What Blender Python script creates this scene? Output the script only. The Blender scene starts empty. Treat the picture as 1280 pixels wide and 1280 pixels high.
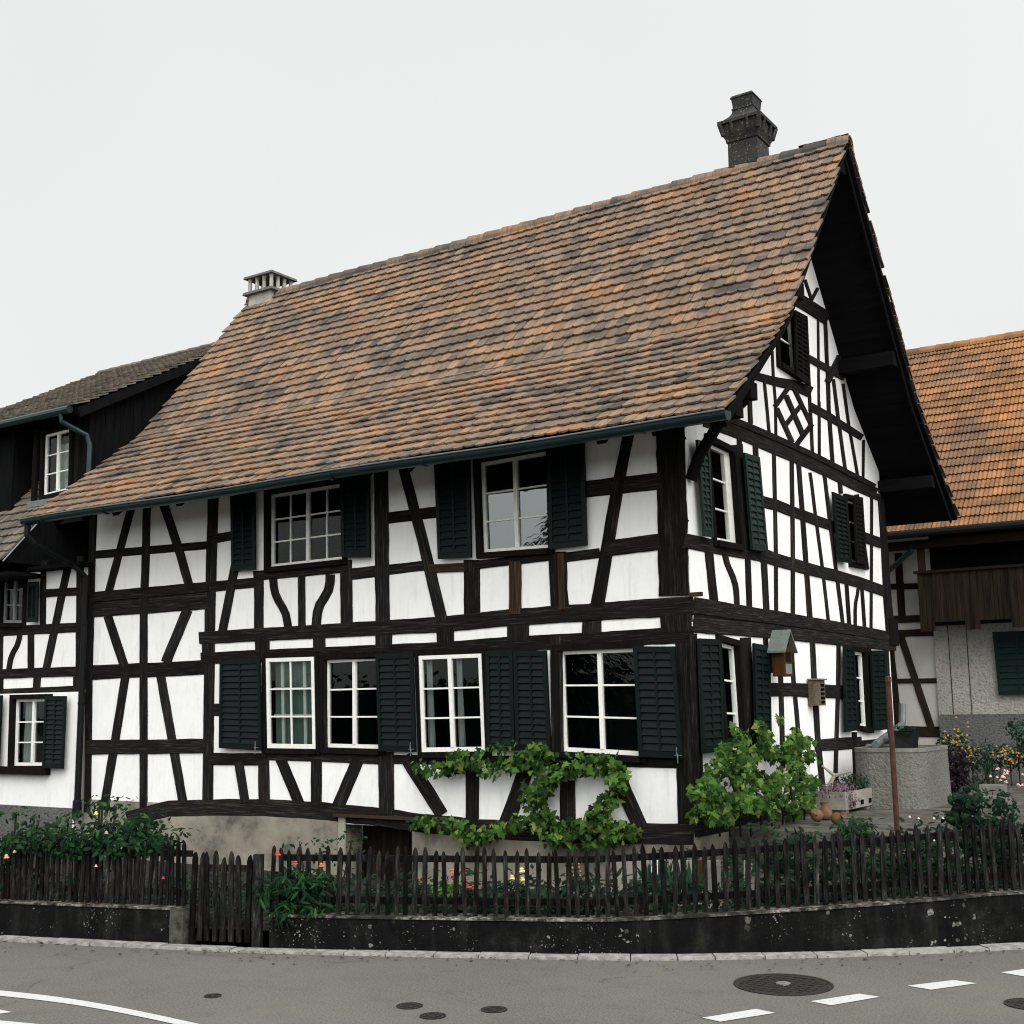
import bpy, math, random
import numpy as np
from mathutils import Vector, noise
random.seed(7)
R = math.radians
sc = bpy.context.scene
col = sc.collection

# ------------------------------------------------------------------ camera
F_PX, YAW, PITCH, ROLL = 1543.5, 33.812, 8.958, 0.785
CAM = np.array([6.2684, -13.0751, 1.75])
_y, _p, _r = R(YAW), R(PITCH), R(ROLL)
FW = np.array([-math.sin(_y)*math.cos(_p), math.cos(_y)*math.cos(_p), math.sin(_p)])
_rt = np.array([math.cos(_y), math.sin(_y), 0.0])
_up = np.cross(_rt, FW)
RT = _rt*math.cos(_r) - _up*math.sin(_r)
UP = _rt*math.sin(_r) + _up*math.cos(_r)
cd = bpy.data.cameras.new('camera')
cd.sensor_width = 36.0
cd.lens = F_PX/1280*36.0
cd.clip_start = 0.1
cd.clip_end = 2000
cam = bpy.data.objects.new('camera', cd)
col.objects.link(cam)
from mathutils import Matrix
cam.matrix_world = Matrix(((RT[0], UP[0], -FW[0], CAM[0]), (RT[1], UP[1], -FW[1], CAM[1]),
                           (RT[2], UP[2], -FW[2], CAM[2]), (0, 0, 0, 1)))
sc.camera = cam

# ------------------------------------------------------------------ light
SUN_EL, SUN_AZ = 42.0, 132.0            # azimuth from +y (clockwise): the light comes from the right front
sun_dir = Vector((math.sin(R(SUN_AZ))*math.cos(R(SUN_EL)), math.cos(R(SUN_AZ))*math.cos(R(SUN_EL)), math.sin(R(SUN_EL))))
w = bpy.data.worlds.new("World")
sc.world = w
w.use_nodes = True
nt = w.node_tree
nt.nodes.clear()
def wn(t): return nt.nodes.new(t)
sky = wn('ShaderNodeTexSky'); sky.sky_type = 'NISHITA'; sky.sun_disc = False
sky.sun_elevation = R(SUN_EL); sky.sun_rotation = R(SUN_AZ)
sky.air_density = 1.0; sky.dust_density = 5.0
hs = wn('ShaderNodeHueSaturation'); hs.inputs['Saturation'].default_value = 0.15
tc = wn('ShaderNodeTexCoord')
sep = wn('ShaderNodeVectorMath'); sep.operation = 'DOT_PRODUCT'; sep.inputs[1].default_value = sun_dir
mr = wn('ShaderNodeMapRange')           # overcast: the cloud glows brightest round the hidden sun
mr.interpolation_type = 'SMOOTHSTEP'
mr.inputs['From Min'].default_value = -0.15; mr.inputs['From Max'].default_value = 1.0
mr.inputs['To Min'].default_value = 6.7; mr.inputs['To Max'].default_value = 16.5
ns = wn('ShaderNodeTexNoise'); ns.inputs['Scale'].default_value = 1.6; ns.inputs['Detail'].default_value = 3
cm = wn('ShaderNodeMapRange'); cm.inputs['To Min'].default_value = 0.90; cm.inputs['To Max'].default_value = 1.09
mul = wn('ShaderNodeMath'); mul.operation = 'MULTIPLY'
tint = wn('ShaderNodeMixRGB'); tint.blend_type = 'MULTIPLY'; tint.inputs['Fac'].default_value = 1
tint.inputs['Color2'].default_value = (0.985, 1.0, 0.995, 1)
mix = wn('ShaderNodeMixRGB'); mix.inputs['Fac'].default_value = 0.92
bg = wn('ShaderNodeBackground'); bg.inputs['Strength'].default_value = 0.1
out = wn('ShaderNodeOutputWorld')
L = nt.links.new
L(tc.outputs['Generated'], sep.inputs[0]); L(sep.outputs['Value'], mr.inputs['Value'])
L(tc.outputs['Generated'], ns.inputs['Vector']); L(ns.outputs['Fac'], cm.inputs['Value'])
L(mr.outputs[0], mul.inputs[0]); L(cm.outputs[0], mul.inputs[1])
L(mul.outputs[0], tint.inputs['Color1'])
L(sky.outputs[0], hs.inputs['Color']); L(hs.outputs[0], mix.inputs['Color1']); L(tint.outputs[0], mix.inputs['Color2'])
L(mix.outputs[0], bg.inputs['Color']); L(bg.outputs[0], out.inputs['Surface'])
sd = bpy.data.lights.new('sun', 'SUN'); sd.energy = 1.5; sd.angle = R(40); sd.color = (1.0, 0.97, 0.93)
so = bpy.data.objects.new('sun', sd); col.objects.link(so)
so.rotation_euler = (-sun_dir).to_track_quat('-Z', 'Y').to_euler()
sc.view_settings.view_transform = 'Standard'
sc.view_settings.look = 'None'
sc.view_settings.exposure = 0.42
sc.view_settings.gamma = 1.0
sc.cycles.filter_width = 1.1
sc.cycles.max_bounces = 6
sc.cycles.transparent_max_bounces = 8

# ------------------------------------------------------------------ measuring helpers (site survey: where a sight line meets a plane)
def ray(px, py):
    return FW + RT*(px-640)/F_PX - UP*(py-640)/F_PX
def onp(px, py, axis, off):
    d = ray(px, py); t = (off - CAM[axis])/d[axis]
    return CAM + t*d
def PF(p, y=0.0): return onp(p[0], p[1], 1, y)       # plane parallel to the front
def PG(p, x=0.0): return onp(p[0], p[1], 0, x)       # plane parallel to the gable
def PH(p, z=0.0): return onp(p[0], p[1], 2, z)       # level plane
def PD(p, d): return CAM + ray(p[0], p[1])*d         # a given distance off
def V(view, pts):
    ox, oy, s = view
    return [(ox+a*s, oy+b*s) for a, b in pts]
G1, G2, G3 = (930, 330, .140625), (930, 460, .140625), (850, 520, .125)
G4, G5, G6 = (1000, 600, .15625), (860, 780, .125), (990, 780, .140625)
BV = (1080, 680, .2967)

# ------------------------------------------------------------------ mesh builder
class MB:
    def __init__(s): s.v = []; s.f = []; s.uv = []; s.has_uv = False
    def add(s, verts, faces, uvs=None):
        o = len(s.v); s.v.extend([tuple(map(float, q)) for q in verts])
        s.f.extend([tuple(i+o for i in f) for f in faces])
        if uvs is not None:
            s.has_uv = True
        s.uv.extend(uvs if uvs is not None else [(0, 0)]*len(verts))
    def box(s, lo, hi):
        x0, y0, z0 = lo; x1, y1, z1 = hi
        s.add([(x0,y0,z0),(x1,y0,z0),(x1,y1,z0),(x0,y1,z0),(x0,y0,z1),(x1,y0,z1),(x1,y1,z1),(x0,y1,z1)], BOXF)
    def hexa(s, pts): s.add(pts, BOXF)
    def prism(s, poly, off):        # polygon (3D points) extruded by a vector
        n = len(poly); off = np.array(off)
        vs = [np.array(q, float) for q in poly] + [np.array(q, float)+off for q in poly]
        s.add(vs, [tuple(range(n))[::-1], tuple(range(n, 2*n))] + [(i, (i+1) % n, n+(i+1) % n, n+i) for i in range(n)])
    def tube(s, path, rad, seg=8, caps=True):
        path = [Vector(q) for q in path]; n = len(path)
        rads = rad if isinstance(rad, (list, tuple)) else [rad]*n
        rings = []; prev = None
        for i, q in enumerate(path):
            t = (path[min(i+1, n-1)] - path[max(i-1, 0)]).normalized()
            if prev is None:
                a = t.orthogonal().normalized()
            else:
                a = (prev - t*prev.dot(t)).normalized()
            prev = a; b = t.cross(a)
            rings.append([q + (a*math.cos(k*2*math.pi/seg) + b*math.sin(k*2*math.pi/seg))*rads[i] for k in range(seg)])
        vs = [x for r_ in rings for x in r_]
        fs = [(i*seg+k, i*seg+(k+1) % seg, (i+1)*seg+(k+1) % seg, (i+1)*seg+k) for i in range(n-1) for k in range(seg)]
        if caps: fs += [tuple(range(seg))[::-1], tuple((n-1)*seg+k for k in range(seg))]
        s.add(vs, fs)
    def lathe(s, prof, c, seg=16, axis=2):
        vs = []; n = len(prof)
        for r_, z in prof:
            for k in range(seg):
                a = 2*math.pi*k/seg
                vs.append((c[0]+r_*math.cos(a), c[1]+r_*math.sin(a), c[2]+z))
        fs = [(i*seg+k, i*seg+(k+1) % seg, (i+1)*seg+(k+1) % seg, (i+1)*seg+k) for i in range(n-1) for k in range(seg)]
        fs += [tuple(range(seg))[::-1], tuple((n-1)*seg+k for k in range(seg))]
        s.add(vs, fs)
    def build(s, name, mat, parent=None, smooth=False):
        me = bpy.data.meshes.new(name)
        me.from_pydata(s.v, [], s.f)
        if s.has_uv:
            ul = me.uv_layers.new(name='UVMap')
            idx = np.empty(len(me.loops), dtype=np.int32)
            me.loops.foreach_get('vertex_index', idx)
            ul.data.foreach_set('uv', np.array(s.uv, dtype=np.float32)[idx].ravel())
        if smooth: me.polygons.foreach_set('use_smooth', [True]*len(me.polygons))
        me.update()
        o = bpy.data.objects.new(name, me); col.objects.link(o)
        for m in (mat if isinstance(mat, (list, tuple)) else [mat]): me.materials.append(m)
        if parent is not None:
            o.parent = parent
            o.matrix_parent_inverse = world_of(parent).inverted()
        return o
BOXF = [(0,3,2,1),(4,5,6,7),(0,1,5,4),(1,2,6,5),(2,3,7,6),(3,0,4,7)]
def world_of(o):
    if o.parent is None: return o.matrix_basis.copy()
    return world_of(o.parent) @ o.matrix_parent_inverse @ o.matrix_basis
def tag(o, label=None, cat=None, group=None, kind=None):
    for k, v_ in (('label', label), ('category', cat), ('group', group), ('kind', kind)):
        if v_: o[k] = v_
    return o
def empty(name, loc, label, cat, group=None):
    o = bpy.data.objects.new(name, None); col.objects.link(o); o.location = [float(a) for a in loc]
    o.empty_display_size = .2
    return tag(o, label, cat, group)
class Quad:
    """a flat panel frame: u runs left to right, v from bottom to top, d outwards"""
    def __init__(s, TL, BL, BR, TR, n):
        s.c = [np.array(a, float) for a in (TL, BL, BR, TR)]; s.n = np.array(n, float)
        s.w = (np.linalg.norm(s.c[3]-s.c[0])+np.linalg.norm(s.c[2]-s.c[1]))/2
        s.h = (np.linalg.norm(s.c[0]-s.c[1])+np.linalg.norm(s.c[3]-s.c[2]))/2
    def p(s, u, v, d=0.0):
        TL, BL, BR, TR = s.c
        return (BL*(1-u)+BR*u)*(1-v) + (TL*(1-u)+TR*u)*v + s.n*d
    def box(s, mb, u0, u1, v0, v1, d0, d1):
        mb.hexa([s.p(u0,v0,d1), s.p(u1,v0,d1), s.p(u1,v0,d0), s.p(u0,v0,d0), s.p(u0,v1,d1), s.p(u1,v1,d1), s.p(u1,v1,d0), s.p(u0,v1,d0)])

# ------------------------------------------------------------------ materials
def mat(name):
    m = bpy.data.materials.new(name); m.use_nodes = True
    t = m.node_tree; b = t.nodes['Principled BSDF']
    return m, t, b
def node(t, typ, **kw):
    n = t.nodes.new(typ)
    for k, v_ in kw.items():
        if k in n.inputs: n.inputs[k].default_value = v_
        else: setattr(n, k, v_)
    return n
def ramp(t, fac, stops):
    r_ = t.nodes.new('ShaderNodeValToRGB'); cr = r_.color_ramp
    while len(cr.elements) < len(stops): cr.elements.new(0.5)
    for e, (p_, c) in zip(cr.elements, stops):
        e.position = p_; e.color = (c[0], c[1], c[2], 1)
    t.links.new(fac, r_.inputs['Fac'])
    return r_.outputs['Color']
def noise_n(t, scale, detail=4, rough=.55, vec=None, dim='3D'):
    n = node(t, 'ShaderNodeTexNoise'); n.inputs['Scale'].default_value = scale
    n.inputs['Detail'].default_value = detail; n.inputs['Roughness'].default_value = rough
    if vec is not None: t.links.new(vec, n.inputs['Vector'])
    return n.outputs['Fac']
def objco(t):
    return t.nodes.new('ShaderNodeNewGeometry').outputs['Position']
def mapped(t, vec, scale=(1, 1, 1), loc=(0, 0, 0), rot=(0, 0, 0)):
    m = t.nodes.new('ShaderNodeMapping'); t.links.new(vec, m.inputs['Vector'])
    m.inputs['Scale'].default_value = scale; m.inputs['Location'].default_value = loc; m.inputs['Rotation'].default_value = rot
    return m.outputs['Vector']
def mixc(t, fac, a, b, mode='MIX'):
    m = t.nodes.new('ShaderNodeMixRGB'); m.blend_type = mode
    for s_, v_ in (('Fac', fac), ('Color1', a), ('Color2', b)):
        if isinstance(v_, (int, float)): m.inputs[s_].default_value = v_
        elif isinstance(v_, tuple): m.inputs[s_].default_value = (*v_[:3], 1)
        else: t.links.new(v_, m.inputs[s_])
    return m.outputs['Color']
def bump(t, b, h, strength=.3, dist=.01):
    n = t.nodes.new('ShaderNodeBump'); n.inputs['Strength'].default_value = strength; n.inputs['Distance'].default_value = dist
    t.links.new(h, n.inputs['Height']); t.links.new(n.outputs['Normal'], b.inputs['Normal'])
def simple(name, c, rough=.6, var=.25, scale=6, bumpk=0, bscale=40, metal=0.0, spec=.3):
    m, t, b = mat(name)
    n = noise_n(t, scale, 5, .6, objco(t))
    lo = tuple(x*(1-var) for x in c); hi = tuple(min(1, x*(1+var)) for x in c)
    t.links.new(ramp(t, n, [(.3, lo), (.7, hi)]), b.inputs['Base Color'])
    b.inputs['Roughness'].default_value = rough; b.inputs['Metallic'].default_value = metal
    b.inputs['Specular IOR Level'].default_value = spec
    if bumpk: bump(t, b, noise_n(t, bscale, 4, .6, objco(t)), bumpk, .01)
    return m
M = {}
def m_plaster(name, c, stain):
    m, t, b = mat(name); P = objco(t)
    n1 = noise_n(t, 1.3, 6, .62, P); n2 = noise_n(t, 9, 5, .6, mapped(t, P, (1, 1, .35)))
    c1 = ramp(t, n1, [(.35, tuple(x*.94 for x in c)), (.6, c)])
    c2 = mixc(t, ramp(t, n2, [(.52, (0, 0, 0)), (.76, (.6, .6, .6))]), c1, stain)
    n3 = noise_n(t, 1.0, 6, .7, mapped(t, P, (7, 7, .55)))
    c2 = mixc(t, ramp(t, n3, [(.56, (0, 0, 0)), (.74, (.42, .42, .42))]), c2, tuple(x*.78 for x in stain))
    t.links.new(c2, b.inputs['Base Color']); b.inputs['Roughness'].default_value = .9; b.inputs['Specular IOR Level'].default_value = .2
    bump(t, b, noise_n(t, 14, 6, .6, P), .25, .012)
    return m
M['plaster'] = m_plaster('white_plaster', (.855, .855, .84), (.68, .67, .63))
M['cream_plaster'] = m_plaster('cream_plaster', (.46, .44, .405), (.36, .345, .31))
def m_timber(name, c0, c1, c2):
    m, t, b = mat(name)
    uv = t.nodes.new('ShaderNodeUVMap').outputs['UV']
    oi = t.nodes.new('ShaderNodeObjectInfo')
    add = t.nodes.new('ShaderNodeVectorMath'); add.operation = 'ADD'
    cmb = t.nodes.new('ShaderNodeCombineXYZ'); t.links.new(oi.outputs['Random'], cmb.inputs['X']); t.links.new(oi.outputs['Random'], cmb.inputs['Z'])
    sc_ = t.nodes.new('ShaderNodeVectorMath'); sc_.operation = 'SCALE'; sc_.inputs['Scale'].default_value = 37
    t.links.new(cmb.outputs[0], sc_.inputs[0]); t.links.new(uv, add.inputs[0]); t.links.new(sc_.outputs[0], add.inputs[1])
    g = noise_n(t, 1.0, 8, .65, mapped(t, add.outputs[0], (3.0, 60, 1)))
    g2 = noise_n(t, 1.0, 4, .6, mapped(t, add.outputs[0], (1.2, 9, 1)))
    base = ramp(t, g, [(.32, c0), (.53, c1), (.70, c2)])
    base = mixc(t, ramp(t, g2, [(.45, (0, 0, 0)), (.75, (.7, .7, .7))]), base, tuple(x*.55 for x in c0))
    val = t.nodes.new('ShaderNodeMapRange'); val.inputs['To Min'].default_value = .7; val.inputs['To Max'].default_value = 1.45
    t.links.new(oi.outputs['Random'], val.inputs['Value'])
    base = mixc(t, 1.0, base, val.outputs[0], 'MULTIPLY')
    t.links.new(base, b.inputs['Base Color']); b.inputs['Roughness'].default_value = .9; b.inputs['Specular IOR Level'].default_value = .08
    bump(t, b, g, .6, .012)
    return m
M['timber'] = m_timber('dark_timber', (.0048, .0046, .0047), (.0115, .0103, .0095), (.05, .042, .035))
M['brown_timber'] = m_timber('brown_timber', (.014, .009, .006), (.032, .019, .012), (.065, .038, .022))
M['barn_timber'] = m_timber('barn_timber', (.010, .007, .005), (.02, .013, .009), (.035, .022, .014))
def m_boards(name, c0, c1, scale):
    m, t, b = mat(name); P = objco(t)
    g = noise_n(t, 1.0, 6, .6, mapped(t, P, scale))
    t.links.new(ramp(t, g, [(.3, c0), (.7, c1)]), b.inputs['Base Color']); b.inputs['Roughness'].default_value = .95
    b.inputs['Specular IOR Level'].default_value = .05
    bump(t, b, g, .4, .01)
    return m
M['soffit'] = m_boards('soffit_boards', (.0035, .0035, .004), (.008, .0075, .008), (1, 9, 9))
M['dark_boards_and_shade'] = m_boards('dark_boards_and_shade', (.003, .0035, .004), (.008, .008, .0085), (12, 12, 1.2))
M['balcony_boards'] = m_boards('balcony_boards', (.005, .004, .003), (.030, .021, .014), (16, 16, .9))
M['shutter'] = simple('dark_green_paint', (.0018, .0060, .0055), .5, .25, 9, .12, 60, spec=.14)
M['shutter_green'] = simple('green_paint', (.002, .014, .012), .5, .2, 8, .1, 60, spec=.15)
M['shutter_gable'] = simple('weathered_green_paint', (.005, .017, .0135), .55, .35, 9, .12, 60, spec=.2)
M['white_paint'] = simple('white_window_paint', (.78, .77, .73), .5, .07, 14, .08, 50)
M['cream_paint'] = simple('cream_window_paint', (.70, .69, .63), .5, .1, 14, .08, 50)
M['grey_paint'] = simple('grey_window_paint', (.16, .175, .175), .5, .1, 14)
M['gutter'] = simple('teal_gutter_paint', (.005, .019, .020), .35, .2, 4, 0, spec=.4)
M['zinc'] = simple('zinc_pipe', (.14, .155, .16), .45, .2, 6, 0, metal=.3)
M['iron'] = simple('black_iron', (.006, .0065, .007), .6, .3, 20, spec=.12)
M['rust'] = simple('rusty_iron', (.06, .025, .015), .85, .4, 18, .3, 70)
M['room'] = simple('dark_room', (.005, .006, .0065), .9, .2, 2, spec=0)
M['curtain'] = simple('white_curtain', (.42, .44, .42), .9, .1, 4)
M['green_curtain'] = simple('pale_green_curtain', (.10, .145, .125), .9, .15, 4)
M['stone'] = simple('grey_concrete', (.15, .147, .133), .9, .3, 7, .3, 60)
M['planter'] = simple('planter_concrete', (.25, .235, .205), .9, .22, 8, .3, 60)
M['clay'] = simple('terracotta_clay', (.14, .072, .038), .75, .3, 14, .1, 60)
M['bark'] = simple('vine_bark', (.02, .014, .010), .9, .4, 12, .4, 50)
M['soil'] = simple('garden_soil', (.009, .0085, .007), .95, .5, 5, .6, 18)
M['orange_wood'] = m_boards('orange_wood', (.026, .013, .006), (.075, .036, .014), (14, 14, 2))
M['grey_sheet'] = simple('grey_sheet_roof', (.13, .145, .132), .6, .25, 20)
M['pale_board'] = simple('pale_board', (.26, .24, .205), .8, .2, 5)
M['mark'] = None

def m_glass(name, ior, rough=.0, tintc=(.86, .92, .90)):
    m = bpy.data.materials.new(name); m.use_nodes = True; t = m.node_tree; t.nodes.clear()
    o = t.nodes.new('ShaderNodeOutputMaterial'); mx = t.nodes.new('ShaderNodeMixShader')
    fr = t.nodes.new('ShaderNodeFresnel'); fr.inputs['IOR'].default_value = ior
    tr = t.nodes.new('ShaderNodeBsdfTransparent'); tr.inputs['Color'].default_value = (*tintc, 1)
    gl = t.nodes.new('ShaderNodeBsdfGlossy'); gl.inputs['Roughness'].default_value = rough
    gl.inputs['Color'].default_value = (.9, .95, .95, 1)
    bp = t.nodes.new('ShaderNodeBump'); bp.inputs['Strength'].default_value = .03; bp.inputs['Distance'].default_value = .02
    t.links.new(noise_n(t, 3.0, 2, .5, objco(t)), bp.inputs['Height']); t.links.new(bp.outputs[0], gl.inputs['Normal'])
    t.links.new(fr.outputs[0], mx.inputs['Fac']); t.links.new(tr.outputs[0], mx.inputs[1]); t.links.new(gl.outputs[0], mx.inputs[2])
    t.links.new(mx.outputs[0], o.inputs['Surface'])
    return m
M['glass'] = m_glass('window_glass', 1.38)
M['dull_glass'] = m_glass('dull_window_glass', 1.04)
M['mirror_glass'] = m_glass('reflecting_window_glass', 2.9, 0.0, (.5, .55, .55))

def m_tiles(name, stops, along=(1, 0, 0), lichen=.5, streak=True, rnd_w=.46, patch=.22):
    m, t, b = mat(name); P = objco(t)
    geo = t.nodes.new('ShaderNodeNewGeometry')
    big = noise_n(t, .55, 4, .6, P)
    clus = t.nodes.new('ShaderNodeMath'); clus.operation = 'MULTIPLY_ADD'; clus.inputs[1].default_value = 2.1; clus.inputs[2].default_value = -.55-rnd_w*.5
    t.links.new(noise_n(t, 1.0, 4, .62, mapped(t, P, (.9, 2.4, 2.4))), clus.inputs[0])
    ad_ = t.nodes.new('ShaderNodeMath'); ad_.operation = 'MULTIPLY_ADD'; ad_.inputs[1].default_value = rnd_w
    t.links.new(geo.outputs['Random Per Island'], ad_.inputs[0]); t.links.new(clus.outputs[0], ad_.inputs[2])
    base = ramp(t, ad_.outputs[0], stops)
    wn_ = t.nodes.new('ShaderNodeTexWhiteNoise'); wn_.noise_dimensions = '1D'
    t.links.new(geo.outputs['Random Per Island'], wn_.inputs['W'])
    vr = t.nodes.new('ShaderNodeMapRange'); vr.inputs['To Min'].default_value = .74; vr.inputs['To Max'].default_value = 1.2
    t.links.new(wn_.outputs['Value'], vr.inputs['Value'])
    base = mixc(t, 1.0, base, vr.outputs[0], 'MULTIPLY')
    base = mixc(t, ramp(t, big, [(.44, (0, 0, 0)), (.66, (patch, patch, patch))]), base, (.085, .074, .065))
    fine = noise_n(t, 1.0, 5, .7, mapped(t, P, (46, 4, 4)) if streak else P)
    base = mixc(t, ramp(t, fine, [(.46, (0, 0, 0)), (.70, (.8, .8, .8))]), base, (.04, .035, .031))
    li = noise_n(t, 24, 4, .7, P); li2 = noise_n(t, 1.4, 3, .5, P)
    lm = mixc(t, 1.0, ramp(t, li, [(.60, (0, 0, 0)), (.68, (1, 1, 1))]), ramp(t, li2, [(.5, (0, 0, 0)), (.62, (1, 1, 1))]), 'MULTIPLY')
    lm = mixc(t, 1.0, lm, (lichen, lichen, lichen), 'MULTIPLY')
    base = mixc(t, lm, base, (.30, .285, .25))
    t.links.new(base, b.inputs['Base Color']); b.inputs['Roughness'].default_value = .85; b.inputs['Specular IOR Level'].default_value = .22
    bump(t, b, fine, .6, .008)
    return m
M['tiles'] = m_tiles('weathered_clay_tiles', [(0, (.062, .054, .048)), (.2, (.115, .092, .074)), (.38, (.19, .135, .096)), (.55, (.225, .152, .102)), (.75, (.275, .163, .092)), (1, (.305, .145, .068))])
M['grey_tiles'] = m_tiles('grey_brown_tiles', [(0, (.075, .07, .062)), (.5, (.15, .13, .105)), (1, (.22, .17, .12))], lichen=.5)
M['orange_tiles'] = m_tiles('orange_pantiles', [(0, (.13, .07, .038)), (.25, (.235, .115, .05)), (.5, (.30, .14, .056)), (1, (.335, .155, .062))], lichen=.15, streak=False, rnd_w=.22, patch=.6)

def m_road():
    m, t, b = mat('asphalt'); P = objco(t)
    n1 = noise_n(t, .5, 5, .6, P); n2 = noise_n(t, 75, 4, .75, P); n3 = noise_n(t, 3.2, 6, .65, P)
    base = ramp(t, n1, [(.3, (.070, .066, .057)), (.7, (.104, .098, .085))])
    base = mixc(t, ramp(t, n2, [(.42, (0, 0, 0)), (.68, (.8, .8, .8))]), base, (.19, .180, .155))
    base = mixc(t, ramp(t, n2, [(.30, (.75, .75, .75)), (.44, (0, 0, 0))]), base, (.035, .033, .029))
    base = mixc(t, ramp(t, n3, [(.5, (0, 0, 0)), (.8, (.4, .4, .4))]), base, (.05, .048, .044))
    vo = t.nodes.new('ShaderNodeTexVoronoi'); vo.feature = 'DISTANCE_TO_EDGE'; vo.inputs['Scale'].default_value = .22
    wv = t.nodes.new('ShaderNodeTexNoise'); wv.inputs['Scale'].default_value = 1.5; wv.inputs['Detail'].default_value = 6
    t.links.new(P, wv.inputs['Vector'])
    ad = t.nodes.new('ShaderNodeVectorMath'); ad.operation = 'ADD'; t.links.new(P, ad.inputs[0]); t.links.new(wv.outputs['Color'], ad.inputs[1])
    t.links.new(ad.outputs[0], vo.inputs['Vector'])
    cr = ramp(t, vo.outputs['Distance'], [(0, (.75, .75, .75)), (.0035, (0, 0, 0))])
    base = mixc(t, mixc(t, 1.0, cr, ramp(t, n3, [(.46, (0, 0, 0)), (.6, (1, 1, 1))]), 'MULTIPLY'), base, (.035, .033, .03))
    t.links.new(base, b.inputs['Base Color']); b.inputs['Roughness'].default_value = .85; b.inputs['Specular IOR Level'].default_value = .3
    bump(t, b, n2, .5, .004)
    return m
M['road'] = m_road()
def m_mark():
    m, t, b = mat('road_paint'); P = objco(t)
    n = noise_n(t, 60, 5, .7, P)
    t.links.new(ramp(t, n, [(.30, (.2, .19, .17)), (.44, (.50, .50, .49))]), b.inputs['Base Color']); b.inputs['Roughness'].default_value = .7
    return m
M['mark'] = m_mark()
def m_wall():
    m, t, b = mat('mossy_dark_concrete'); P = objco(t)
    n1 = noise_n(t, 5.5, 9, .74, P); n2 = noise_n(t, 1.0, 6, .65, mapped(t, P, (9, 9, 1.3))); n0 = noise_n(t, 1.1, 4, .6, P)
    base = ramp(t, n1, [(.40, (.0022, .0024, .0025)), (.55, (.006, .0062, .006)), (.68, (.02, .0195, .017)), (.82, (.06, .057, .05))])
    base = mixc(t, ramp(t, n0, [(.42, (.0, .0, .0)), (.62, (.75, .75, .75))]), base, (.0035, .0038, .0038))
    base = mixc(t, ramp(t, n2, [(.5, (0, 0, 0)), (.8, (.6, .6, .6))]), base, (.026, .025, .021))
    wv = t.nodes.new('ShaderNodeTexNoise'); wv.inputs['Scale'].default_value = 22; wv.inputs['Detail'].default_value = 4; t.links.new(P, wv.inputs['Vector'])
    dsp = t.nodes.new('ShaderNodeVectorMath'); dsp.operation = 'MULTIPLY_ADD'; dsp.inputs[1].default_value = (.05, .05, .05)
    t.links.new(wv.outputs['Color'], dsp.inputs[0]); t.links.new(P, dsp.inputs[2])
    f2 = noise_n(t, 60, 4, .7, P)
    for k, (scl, lo, hi, mx) in enumerate(((9, .52, .72, .30), (21, .47, .70, .36), (42, .44, .70, .36))):
        vo = t.nodes.new('ShaderNodeTexVoronoi'); vo.inputs['Scale'].default_value = scl; t.links.new(dsp.outputs[0], vo.inputs['Vector'])
        thr = t.nodes.new('ShaderNodeMapRange'); thr.inputs['From Min'].default_value = lo; thr.inputs['From Max'].default_value = hi
        thr.inputs['To Min'].default_value = 0.0; thr.inputs['To Max'].default_value = mx
        t.links.new(noise_n(t, 2.6, 3, .55, mapped(t, P, loc=(k*7.3, k*3.1, 0))), thr.inputs['Value'])
        sp = t.nodes.new('ShaderNodeMath'); sp.operation = 'LESS_THAN'; t.links.new(vo.outputs['Distance'], sp.inputs[0]); t.links.new(thr.outputs[0], sp.inputs[1])
        wn_ = t.nodes.new('ShaderNodeSeparateColor'); t.links.new(vo.outputs['Color'], wn_.inputs[0])
        f = t.nodes.new('ShaderNodeMath'); f.operation = 'MULTIPLY'; t.links.new(sp.outputs[0], f.inputs[0]); t.links.new(wn_.outputs[0], f.inputs[1])
        g = t.nodes.new('ShaderNodeMath'); g.operation = 'MULTIPLY'; t.links.new(f.outputs[0], g.inputs[0]); t.links.new(ramp(t, f2, [(.35, (.25, .25, .25)), (.6, (1, 1, 1))]), g.inputs[1])
        base = mixc(t, g.outputs[0], base, (.25, .243, .215))
    t.links.new(base, b.inputs['Base Color']); b.inputs['Roughness'].default_value = .95; b.inputs['Specular IOR Level'].default_value = .1
    bump(t, b, n1, .8, .03)
    return m
M['mossy'] = m_wall()
def m_coping():
    m, t, b = mat('lichened_coping'); P = objco(t)
    n = noise_n(t, 14, 6, .75, P); n2 = noise_n(t, 2.4, 3, .5, P)
    base = mixc(t, ramp(t, n2, [(.4, (.1, .1, .1)), (.6, (1, 1, 1))]), (.012, .012, .011), ramp(t, n, [(.42, (.012, .012, .011)), (.54, (.10, .095, .08)), (.64, (.30, .285, .24))]))
    t.links.new(base, b.inputs['Base Color']); b.inputs['Roughness'].default_value = .95; b.inputs['Specular IOR Level'].default_value = .1
    bump(t, b, n, .8, .01)
    return m
M['coping'] = m_coping()
M['kerb'] = simple('granite_kerb', (.265, .257, .235), .85, .45, 16, .2, 90)
def m_plinth():
    m, t, b = mat('stained_plinth_render'); P = objco(t)
    n1 = noise_n(t, 1.1, 6, .65, P); n2 = noise_n(t, 7, 5, .6, P)
    base = ramp(t, n1, [(.38, (.075, .07, .058)), (.47, (.19, .17, .135)), (.65, (.29, .26, .205))])
    base = mixc(t, ramp(t, n2, [(.5, (0, 0, 0)), (.8, (.5, .5, .5))]), base, (.14, .125, .10))
    t.links.new(base, b.inputs['Base Color']); b.inputs['Roughness'].default_value = .95
    bump(t, b, n2, .4, .02)
    return m
M['plinth'] = m_plinth()
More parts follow.
